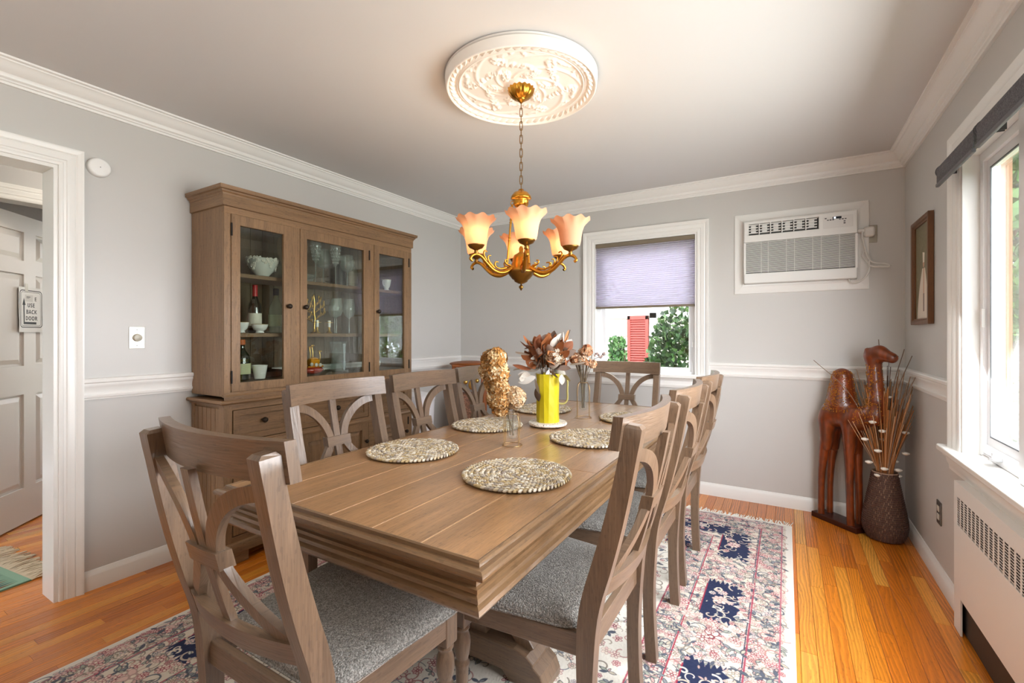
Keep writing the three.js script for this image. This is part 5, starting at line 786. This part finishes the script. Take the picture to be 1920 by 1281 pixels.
// ---------- corner on the right: carved camel and vase of dried grasses ----------
{
  const t = thing('camel_statue', 'tall carved wooden camel statue with gold painted hump in the corner', 'statue', [0.318, 0, -3.79], Math.atan2(-0.69, 0.72)); t.scale.y = 1.04;
  const woodC = dataTex(256, 256, (u, v) => { const k = 0.55 + 0.35 * pn(u * 6, v * 40, 6, 40) + 0.25 * pn(u * 20, v * 20, 20, 20); return [0.45 * k + 0.06, 0.19 * k + 0.03, 0.05 * k + 0.015]; }, true, [2, 2]);
  const mCamel = P('#ffffff', 0.32, { map: woodC, clearcoat: 0.5, clearcoatRoughness: 0.2 });
  const cap = (p, a, b, ra, rb) => { const ab = b.clone().sub(a), h = clamp(p.clone().sub(a).dot(ab) / ab.lengthSq(), 0, 1); return p.clone().sub(a).addScaledVector(ab, -h).length() - lerp(ra, rb, h); };
  const B = [[[-0.055, 0.70, 0], [0.13, 0.70, 0], 0.078, 0.072], [[0.005, 0.77, 0], [0.01, 0.945, 0], 0.09, 0.06], [[0.13, 0.71, 0], [0.225, 0.735, 0], 0.066, 0.054], [[0.225, 0.735, 0], [0.235, 0.82, 0], 0.056, 0.044], [[0.235, 0.82, 0], [0.215, 1.08, 0], 0.043, 0.036], [[0.21, 1.09, 0], [0.25, 1.11, 0], 0.044, 0.042], [[0.25, 1.11, 0], [0.325, 1.085, 0], 0.038, 0.03], [[0.2, 1.115, 0.024], [0.195, 1.13, 0.03], 0.013, 0.008], [[0.2, 1.115, -0.024], [0.195, 1.13, -0.03], 0.013, 0.008],
    [[-0.07, 0.66, 0.035], [-0.078, 0.48, 0.036], 0.05, 0.03], [[-0.07, 0.66, -0.035], [-0.078, 0.48, -0.036], 0.05, 0.03], [[0.085, 0.66, 0.032], [0.085, 0.48, 0.034], 0.046, 0.029], [[0.085, 0.66, -0.032], [0.085, 0.48, -0.034], 0.046, 0.029]].map(([a, b, r, s]) => [V(...a), V(...b), r, s]);
  const res = 88, S = 0.42, C = V(0.12, 0.80, 0), mc = new MarchingCubes(res, mCamel, false, false, 90000); mc.isolation = 0;
  for (let z = 0; z < res; z++) for (let y = 0; y < res; y++) for (let x = 0; x < res; x++) {
    const h = res / 2, p = V((x - h) / h * S + C.x, (y - h) / h * S + C.y, (z - h) / h * S + C.z); let s = 0; for (const [a, b, r, q] of B) s += Math.exp(-cap(p, a, b, r, q) / 0.011); mc.field[x + y * res + z * res * res] = clamp(0.011 * Math.log(s), -1, 1) + (Math.abs(p.z) > 0.3 ? -1 : 0);
  }
  mc.update(); const g = new THREE.BufferGeometry(); g.setAttribute('position', new THREE.BufferAttribute(mc.positionArray.slice(0, mc.count * 3), 3)); g.scale(S, S, S).translate(C.x, C.y, C.z); g.computeVertexNormals();
  const pos = g.attributes.position, nn = new Float32Array(pos.count * 3), e = 0.002, F = (p) => { let s = 0; for (const [a, b, r, q] of B) s += Math.exp(-cap(p, a, b, r, q) / 0.011); return -0.011 * Math.log(s); };
  for (let i = 0; i < pos.count; i++) { const p = V().fromBufferAttribute(pos, i), f = F(p), n = V(F(p.clone().add(V(e, 0, 0))) - f, F(p.clone().add(V(0, e, 0))) - f, F(p.clone().add(V(0, 0, e))) - f).normalize(); n.toArray(nn, i * 3); } g.setAttribute('normal', new THREE.BufferAttribute(nn, 3));
  const legs = []; const sw = (pts, rr) => { const cv = new THREE.CatmullRomCurve3(pts.map((p) => V(...p))), seg = 26, gg = new THREE.TubeGeometry(cv, seg, 1, 9), P0 = gg.attributes.position, N0 = gg.attributes.normal; for (let i = 0; i < P0.count; i++) { const q = Math.floor(i / 10) / seg, c = cv.getPointAt(q), k = q * (rr.length - 1), j = Math.min(rr.length - 2, Math.floor(k)), r = lerp(rr[j], rr[j + 1], k - j); P0.setXYZ(i, c.x + N0.getX(i) * r, c.y + N0.getY(i) * r, c.z + N0.getZ(i) * r); } return gg; };
  for (const s of [-1, 1]) { legs.push(sw([[-0.078, 0.53, s * 0.036], [-0.092, 0.44, s * 0.037], [-0.108, 0.28, s * 0.038], [-0.112, 0.03, s * 0.038]], [0.035, 0.024, 0.020, 0.021])); legs.push(sw([[0.085, 0.53, s * 0.034], [0.088, 0.4, s * 0.036], [0.092, 0.25, s * 0.038], [0.098, 0.03, s * 0.038]], [0.033, 0.024, 0.0215, 0.0225])); }
  g.deleteAttribute('uv'); mk('camel_body', [g, ...legs.map((l) => { l.deleteAttribute('uv'); return l; })], mCamel, t);
  mk('base_block', bx(0.32, 0.034, 0.13, -0.005, 0.017, 0, 0.004), M('#4a1f12', 0.35, { map: grainT }), t, { grain: 'x' });
  for (const s of [-1, 1]) { mk('eye', sph(0.0075, 0.263, 1.122, s * 0.037, 1.3, 0.8, 0.5), mBlack, t); mk('nostril', sph(0.004, 0.348, 1.095, s * 0.012), mBlack, t); }
  const dots = []; const gold = (x, y, z) => { const d = new THREE.IcosahedronGeometry(rnd(0.0024, 0.0048), 0); d.scale(1, 1, 0.6); dots.push(d.translate(x, y, z)); };
  for (let i = 0; i < 1700; i++) { const hump = i < 950, y = hump ? rnd(0.73, 0.99) : rnd(0.68, 1.04), x = hump ? rnd(-0.08, 0.1) : rnd(0.14, 0.29), s = rnd() < 0.5 ? -1 : 1; let z = 0.12 * s, ok = false; for (let k = 0; k < 40; k++) { const f = F(V(x, y, z)); if (Math.abs(f) < 0.0012) { ok = true; break; } z -= s * f * 0.7; if (z * s < 0.004) break; } if (ok) gold(x, y, z); }
  mk('gold_flecks', dots, M('#b97c2c', 0.35, { metalness: 0.8 }), t).userData.kind = 'stuff';
}
{
  const VX = 0.53, VZ = -3.655, VS = 0.93, t = thing('woven_floor_vase', 'brown basket-textured floor vase in the right corner', 'vase', [VX, 0, VZ]);
  const prof = [[0, 0.004], [0.085, 0], [0.098, 0.012], [0.116, 0.05], [0.123, 0.09], [0.12, 0.13], [0.108, 0.2], [0.092, 0.28], [0.077, 0.36], [0.070, 0.405], [0.071, 0.418], [0.066, 0.42], [0.06, 0.40], [0.075, 0.3]].map(([r, y]) => [r * VS, y]);
  mk('vase_body', lathe(prof, 48), M('#a3846e', 0.65), t);
  const tile = []; for (let j = 0; j < 32; j++) { const y = 0.014 + j * 0.0127; let r = 0; for (let k = 1; k < 11; k++) if (y >= prof[k][1] && y <= prof[k + 1][1]) r = lerp(prof[k][0], prof[k + 1][0], (y - prof[k][1]) / (prof[k + 1][1] - prof[k][1])); if (!r) continue; const n = Math.round(6.283 * r / 0.0185); for (let i = 0; i < n; i++) { const a = (i + (j % 2) * 0.5 + rnd(-0.12, 0.12)) / n * 6.283, b = bx(0.0158, 0.0103, 0.005, 0, 0, 0).rotateY(-a + Math.PI / 2); tile.push(b.translate(Math.cos(a) * (r + 0.001), y, Math.sin(a) * (r + 0.001))); } }
  mk('basket_texture', tile, M('#523830', 0.5), t).userData.kind = 'stuff';
  const b = thing('dried_grass_arrangement', 'tall dried grasses and small white blooms in the floor vase', 'grasses', [VX, 0.40, VZ]);
  const blades = (n, col, h0, h1, r, spread) => { const gs = []; for (let i = 0; i < n; i++) { const a = rnd(6.283), s = rnd(0.02, spread), h = rnd(h0, h1), x1 = Math.min(0.135, Math.cos(a) * s), z1 = clamp(Math.sin(a) * s, -0.26, 0.3); gs.push(tube([[Math.cos(a) * 0.02, -0.25, Math.sin(a) * 0.02], [Math.cos(a) * 0.04, 0.02, Math.sin(a) * 0.04], [x1 * 0.6, h * 0.55, z1 * 0.6], [x1, h, z1]], r * rnd(0.7, 1.2), 10, 5)); } return mk('grass_blades', gs, M(col, 0.8), b); };
  blades(110, '#b0703a', 0.2, 0.55, 0.0024, 0.15).userData.kind = 'stuff'; blades(90, '#8f6a48', 0.3, 0.66, 0.002, 0.18).userData.kind = 'stuff'; blades(22, '#5a3f34', 0.4, 0.72, 0.0022, 0.11).userData.kind = 'stuff'; blades(50, '#caa07a', 0.3, 0.58, 0.002, 0.2).userData.kind = 'stuff';
  for (const [x, y, z] of [[-0.37, 0.70, -0.02], [-0.03, 0.84, 0.0], [0.10, 0.78, -0.03], [0.135, 0.74, -0.02], [0.125, 0.62, 0.12]]) mk('long_blade', tube([[0, -0.1, 0], [x * 0.15, 0.2, z], [x * 0.5, y * 0.72, z], [x, y, z]], 0.0024, 18, 6), M('#7d6858', 0.75), b);
  const bl = [[-0.10, 0.33], [-0.06, 0.28], [-0.13, 0.22], [-0.03, 0.34], [-0.09, 0.16], [-0.02, 0.22], [-0.11, 0.08], [-0.05, 0.05], [-0.06, 0.0], [0.03, 0.2], [0.08, 0.27], [0.02, 0.13], [0.06, 0.08], [0.04, 0.04], [0.05, -0.0], [0.02, 0.48], [0.09, 0.14]];
  bl.forEach(([l, y], i) => { const p = R2(l, y, 0.03 + 0.03 * Math.sin(i * 2)); mk('white_bloom', [sph(0.014, p.x, p.y, p.z, 1.2, 0.75, 1.2, 9), ...[0, 1, 2, 3, 4].map((k) => sph(0.008, p.x + 0.013 * Math.cos(k * 1.26), p.y + 0.001, p.z + 0.011 * Math.sin(k * 1.26), 1, 0.8, 1, 6))], M('#efe8dc', 0.85), b); });
  function R2(l, y, f) { return V(0.86 * l + 0.51 * f * 1, y, -0.51 * l + 0.86 * f); }
}

// ---------- on the walls ----------
{
  const t = thing('framed_picture', 'brown wooden framed picture of a pale figure on the right wall', 'picture', [XR, 1.63, -3.445], -Math.PI / 2);
  const w = 0.195, h = 0.302, mFr = M('#7d522e', 0.4, { map: grainT });
  mk('frame', sweep([[0, 0.004], [0, 0.014], [-0.0, 0.016], [0.006, 0.018], [0.012, 0.026], [0.03, 0.028], [0.034, 0.026], [0.034, 0.002]], [[-w + 0.034, -h + 0.034], [-w + 0.034, h - 0.034], [w - 0.034, h - 0.034], [w - 0.034, -h + 0.034]], (p, q, d) => V(p, q, d), { closed: true }), mFr, t);
  const cv = document.createElement('canvas'); cv.width = 384; cv.height = 640; const c = cv.getContext('2d');
  c.fillStyle = '#7d7355'; c.fillRect(0, 0, 384, 640); for (let i = 0; i < 1500; i++) { c.fillStyle = ['#857b5c', '#74694b', '#8d8263', '#6e6548'][i % 4]; c.globalAlpha = 0.35; c.fillRect(rnd(384), rnd(640), rnd(4, 18), rnd(4, 22)); } c.globalAlpha = 1;
  c.fillStyle = '#e3d3c0'; c.beginPath(); c.moveTo(170, 300); c.bezierCurveTo(120, 380, 60, 480, 40, 640); c.lineTo(330, 640); c.bezierCurveTo(310, 480, 290, 400, 240, 300); c.fill(); c.fillStyle = '#c99a7a'; c.beginPath(); c.ellipse(205, 268, 20, 28, 0, 0, 6.3); c.fill(); c.fillRect(196, 300, 26, 250); c.fillStyle = '#efe3d2'; c.beginPath(); c.moveTo(180, 190); c.lineTo(232, 200); c.lineTo(224, 262); c.lineTo(186, 262); c.fill(); c.fillStyle = '#6b4a34'; c.fillRect(196, 470, 26, 120);
  const tx = new THREE.CanvasTexture(cv); tx.colorSpace = THREE.SRGBColorSpace; tx.magFilter = THREE.LinearFilter;
  const im = new THREE.Mesh(new THREE.PlaneGeometry(2 * w - 0.064, 2 * h - 0.064), M('#ffffff', 0.5, { map: tx })); im.name = 'print'; im.position.z = 0.008; t.add(im); mk('backing', bx(2 * w - 0.02, 2 * h - 0.02, 0.004, 0, 0, 0.003), M('#5a4028', 0.7), t);
}
{ const t = thing('smoke_detector', 'round white detector on the wall beside the doorway', 'detector', [XL, 2.108, -0.935], Math.PI / 2); mk('housing', lathe([[0, 0.028], [0.036, 0.0275], [0.043, 0.024], [0.047, 0.016], [0.0475, 0.0]], 48).rotateX(Math.PI / 2), mWhite, t); mk('indicator', sph(0.002, 0, 0, 0.0285), mBlack, t); }
{ const t = thing('dimmer_switch', 'metal wall plate with round dimmer knob left of the cabinet', 'switch', [XL, 1.253, -1.095], Math.PI / 2); mk('plate', bx(0.07, 0.115, 0.005, 0, 0, 0.0025, 0.002), M('#dcd8cc', 0.3, { metalness: 0.5 }), t); mk('knob', lathe([[0, 0.024], [0.017, 0.023], [0.019, 0.02], [0.021, 0.006], [0.021, 0.004]], 28).rotateX(Math.PI / 2), M('#b9b3a2', 0.35), t); for (const s of [-1, 1]) mk('screw', sph(0.0035, 0, s * 0.042, 0.005, 1, 1, 0.5), mSteel, t); }
{ const t = thing('wall_socket', 'grey metal double socket low on the right wall', 'outlet', [XR, 0.357, -3.15], -Math.PI / 2); mk('cover_plate', bx(0.075, 0.118, 0.006, 0, 0, 0.003, 0.003), M('#77736e', 0.35, { metalness: 0.7 }), t); for (const s of [-1, 1]) mk('receptacle', bx(0.034, 0.03, 0.004, 0, s * 0.021, 0.0065, 0.006), M('#c9c6bf', 0.5), t); }
// ---------- left back corner, half hidden by chairs ----------
{
  const t = thing('wooden_corner_stand', 'orange-brown carved wooden stand with mottled panels in the left corner', 'stand', [-2.66, 0, -3.66], 0.7); t.scale.y = 1.065;
  const mO = M('#a55a1e', 0.4, { map: grainT }), mot = dataTex(256, 256, (u, v) => { const k = pn(u * 34, v * 34, 34, 34) * 0.6 + pn(u * 70, v * 70, 70, 70) * 0.5; return [0.22 + k * 0.5, 0.14 + k * 0.38, 0.09 + k * 0.33]; }, true, [4, 4]);
  mk('top_board', [sph(0.19, 0, 0.93, 0, 1.0, 0.13, 0.85, 26), bx(0.34, 0.025, 0.26, 0, 0.915, 0, 0.01)], mO, t, { grain: 'x' });
  for (const [x, z] of [[-0.145, 0.105], [0.145, 0.105], [-0.145, -0.105], [0.145, -0.105]]) mk('post', bx(0.035, 0.91, 0.035, x, 0.455, z, 0.005), mO, t);
  mk('mottled_panel', bx(0.25, 0.6, 0.19, 0, 0.36, 0, 0.02), M('#ffffff', 0.8, { map: mot }), t); mk('gilt_ornament', [sph(0.035, 0.02, 0.745, 0.11, 1, 1.3, 0.6), sph(0.022, -0.04, 0.77, 0.11), sph(0.02, 0.07, 0.78, 0.11)], mGold, t);
}
{
  const t = thing('white_bin', 'white rounded bin standing on the floor beyond the cabinet', 'bin', [-2.80, 0, -3.08]);
  mk('bin_body', lathe([[0, 0.005], [0.11, 0], [0.125, 0.01], [0.15, 0.70], [0.153, 0.715], [0.145, 0.715], [0.12, 0.03], [0, 0.02]], 40), M('#f1f0f4', 0.4), t); mk('lid', lathe([[0.155, 0.70], [0.157, 0.72], [0.14, 0.745], [0.05, 0.765], [0, 0.768]], 40), M('#f3f2f6', 0.4), t);
}

// ---------- outdoors ----------
{
  tag(struct(mk('ground_outside', [span(-30, 30, -0.75, -0.6, -40, ZB - 0.3), span(XR + WT + 0.1, 30, -0.75, -0.6, ZB - 0.3, 20), span(-30, XR + WT + 0.1, -0.75, -0.6, ZF + 0.5, 20)], M('#5c6a44', 0.9))), 'lawn outside the windows');
  const h = thing('neighbour_house', 'white shingled house wall with a coral red shutter outside the back window', 'house', [0, 0, -7.0]);
  mk('wall_core', span(-7, -0.75, -0.6, 3.6, -0.3, -0.03), M('#d9d4ca', 0.8), h);
  const tones = ['#d6cec0', '#cec5b6', '#dcd5c8'].map((c) => M(c, 0.75)), edges = [];
  for (let j = 0; j < 15; j++) { const y0 = -0.36 + j * 0.2685; let x = -3.2; mk('siding_course', span(-7, -3.2, y0, y0 + 0.262, -0.03, 0.0), tones[j % 3], h); while (x < -0.77) { const w = Math.min(rnd(0.2, 0.32), -0.75 - x); mk('shingle', quadsGeo([[V(x + 0.002, y0, 0.008), V(x + w - 0.002, y0, 0.008), V(x + w - 0.002, y0 + 0.266, -0.014), V(x + 0.002, y0 + 0.266, -0.014)], [V(x + 0.002, y0, 0.008), V(x + w - 0.002, y0, 0.008), V(x + w - 0.002, y0, -0.02), V(x + 0.002, y0, -0.02)]]), tones[Math.floor(rnd(3))], h); x += w; } }
  mk('added_eave', [span(-7.3, -0.45, 2.62, 2.78, -0.3, 0.62), span(-7.3, -0.45, 2.6, 2.8, 0.6, 0.64)], M('#e8e4da', 0.7), h); mk('roof', quadsGeo([[V(-7.3, 2.8, 0.66), V(-0.45, 2.8, 0.66), V(-0.45, 5.2, -3.2), V(-7.3, 5.2, -3.2)]]), M('#5d5852', 0.9), h);  // eave is out of view, added to shade the siding below
  const s = new THREE.Group(); s.name = 'shutter'; h.add(s); const mRed = M('#a8453c', 0.6), a = -2.08, b = -1.765, y0 = 0.25, y1 = 1.56;
  mk('shutter_frame', [span(a, a + 0.045, y0, y1, 0.01, 0.05, 0.003), span(b - 0.045, b, y0, y1, 0.01, 0.05, 0.003), span(a, b, y1 - 0.06, y1, 0.01, 0.05, 0.003), span(a, b, y0, y0 + 0.06, 0.01, 0.05, 0.003), span(a, b, y0, y1, 0.008, 0.014)], mRed, s);
  const sl = []; for (let y = y0 + 0.08; y < y1 - 0.07; y += 0.036) sl.push(bx(b - a - 0.09, 0.034, 0.007, 0, 0, 0).rotateX(-0.6).translate((a + b) / 2, y, 0.034)); mk('louvres', sl, mRed, s);
  mk('window_trim', [span(b + 0.02, b + 0.12, 0.2, 1.6, 0, 0.04), span(b + 0.02, -0.85, 1.52, 1.62, 0, 0.04)], M('#efece6', 0.6), h);
}
tag(struct(mk('roof_slab', span(-6.3, XR + WT + 0.1, CEIL + 0.12, CEIL + 0.2, ZB - WT - 0.15, ZF + WT + 0.3), M('#8a8078', 0.8))), 'flat roof of this house above the ceiling');
{ // unseen uplighter behind the camera, placed to light the ceiling
  const t = thing('unseen_uplighter', 'unseen white uplighter behind the camera, placed to light the ceiling', 'floor lamp', [-1.2, 0, 1.1]);
  mk('base', lathe([[0, 0.03], [0.05, 0.028], [0.15, 0.012], [0.155, 0]], 32), mWhite, t); mk('pole', cyl(0.014, 0.014, 1.6, 0, 0.82, 0, 14), mWhite, t);
  mk('lamp_bowl', lathe([[0.015, 1.6], [0.12, 1.62], [0.23, 1.68], [0.285, 1.74], [0.28, 1.742], [0.22, 1.69], [0.1, 1.635]], 36), mWhite, t);
  mk('glowing_lamp_disc', cyl(0.2, 0.2, 0.006, 0, 1.70, 0, 32), M('#fff8ee', 0.6, { emissive: '#fff3e2', emissiveIntensity: 2 }), t);
  const l = new THREE.RectAreaLight(new THREE.Color(1, 0.95, 0.88), UNSEEN_UPLIGHT, 0.42, 0.42); l.name = 'unseen_uplight'; l.position.set(0, 1.75, 0); l.lookAt(-1.2, 3, 1.1); l.rotation.set(Math.PI / 2, 0, 0); t.add(l);
}
{ // unseen hall lamp, placed out of view to light the open door
  const t = thing('unseen_hall_lamp', 'unseen round lamp in the hall, placed to light the open door', 'ceiling lamp', [-3.5, CEIL, -1.5]);
  mk('base_plate', cyl(0.1, 0.1, 0.02, 0, -0.01, 0, 28), mWhite, t); mk('lamp_globe', sph(0.09, 0, -0.09, 0, 1, 0.8, 1, 20), M('#fff6e8', 0.5, { emissive: '#ffeed8', emissiveIntensity: 2 }), t);
  const l = new THREE.PointLight(new THREE.Color(1, 0.93, 0.84), 0.5); l.name = 'unseen_hall_light'; l.position.set(0, -0.09, 0); l.castShadow = true; l.shadow.radius = 4; t.add(l);
}
const leafy = (name, label, cat, pos, n, size, blob, cols, stems, group) => {
  const t = thing(name, label, cat, pos, 0, group), pts = [V(0, 0, 0), V(0.5, 0.4, 0.12), V(0, 1, 0.05), V(-0.5, 0.4, 0.12)];
  const g = quadsGeo([[pts[0], pts[1], pts[2]], [pts[0], pts[2], pts[3]]]), im = new THREE.InstancedMesh(g, M('#ffffff', 0.5), n), d = new THREE.Object3D(), cc = cols.map((c) => new THREE.Color(c));
  for (let i = 0; i < n; i++) { const [p, o] = blob(i / n); d.position.copy(p); d.quaternion.setFromUnitVectors(V(0, 1, 0), o.add(V(rnd(-0.8, 0.8), rnd(-0.5, 0.9), rnd(-0.8, 0.8))).normalize()); d.rotateY(rnd(6.3)); d.scale.setScalar(size * rnd(0.7, 1.3)); d.updateMatrix(); im.setMatrixAt(i, d.matrix); im.setColorAt(i, cc[Math.floor(rnd(cc.length))]); }
  im.name = 'foliage'; im.userData.kind = 'stuff'; t.add(im); mk('stems', stems, M('#5a4733', 0.9), t); return t;
};
const inEll = (r) => () => { const u = V(rnd(-1, 1), rnd(-1, 1), rnd(-1, 1)).normalize(), k = Math.pow(rnd(), 0.25); return [V(u.x * r[0] * k, u.y * r[1] * k, u.z * r[2] * k), u.clone()]; };
const off = (f, y) => () => { const [p, o] = f(); return [p.add(V(0, y, 0)), o]; };
const greens = ['#24431c', '#305524', '#1c3716', '#40612c', '#182f14', '#4f7038'];
leafy('glossy_bush', 'large glossy green bush right of the coral shutter', 'bush', [-0.98, -0.6, -5.75], 5200, 0.062, off(inEll([0.52, 1.12, 0.5]), 1.18), greens, [rod([0, 0, 0], [0.03, 1.3, 0], 0.03), rod([0, 0.4, 0], [-0.3, 1.4, 0.1], 0.018), rod([0, 0.4, 0], [0.3, 1.5, -0.1], 0.018)]);
leafy('young_shrub', 'small upright young shrub left of the coral shutter', 'bush', [-1.67, -0.6, -5.2], 1500, 0.05, (q) => { const y = rnd(0.3, 1.82), r = 0.2 * (1 - 0.62 * smooth(0.9, 1.85, y)), a = rnd(6.3), k = Math.sqrt(rnd()); return [V(Math.cos(a) * r * k, y, Math.sin(a) * r * k), V(Math.cos(a) * 0.4, 1, Math.sin(a) * 0.4)]; }, ['#3a6a2e', '#4c7a3c', '#2c5226', '#5c8248'], [-0.1, 0, 0.1].map((x) => rod([x * 0.4, 0, 0], [x, 1.7, x * 0.4], 0.006)));
[[2.2, -9.5, 2.6, 'leafy tree beyond the right end of the neighbour house'], [5.0, -11.5, 3.0, 'tall leafy tree farther right behind the lawn'], [0.9, -12.5, 2.2, 'leafy tree peeping past the corner of the neighbour house']].forEach(([x, z, r, l]) => leafy('garden_tree', l, 'tree', [x, -0.6, z], 5200, 0.2, off(inEll([r * 0.7, r * 0.85, r * 0.6]), r + 0.9), ['#3a5f28', '#4c7436', '#2c4c20', '#5f8444'], [rod([0, 0, 0], [0, r + 1, 0], 0.13), rod([0, r * 0.7, 0], [0.8, r + 1.3, 0.2], 0.06), rod([0, r * 0.7, 0], [-0.7, r + 1.3, -0.2], 0.06)], 'trees in the garden'));
leafy('hedge_bush', 'sunlit hedge bush seen through the far casement of the wide window', 'bush', [2.7, -0.6, -8.2], 4200, 0.11, off(inEll([1.0, 1.5, 1.0]), 1.5), ['#446a2e', '#587f3e', '#335624', '#6c9450'], [rod([0, 0, 0], [0, 2, 0], 0.05), rod([0, 0.3, 0], [0.5, 2, 0.2], 0.03)]);

// ---------- hand over ----------
scene.traverse((o) => { if (o.isMesh) { o.castShadow = true; o.receiveShadow = true; } });
renderer.render(scene, camera);
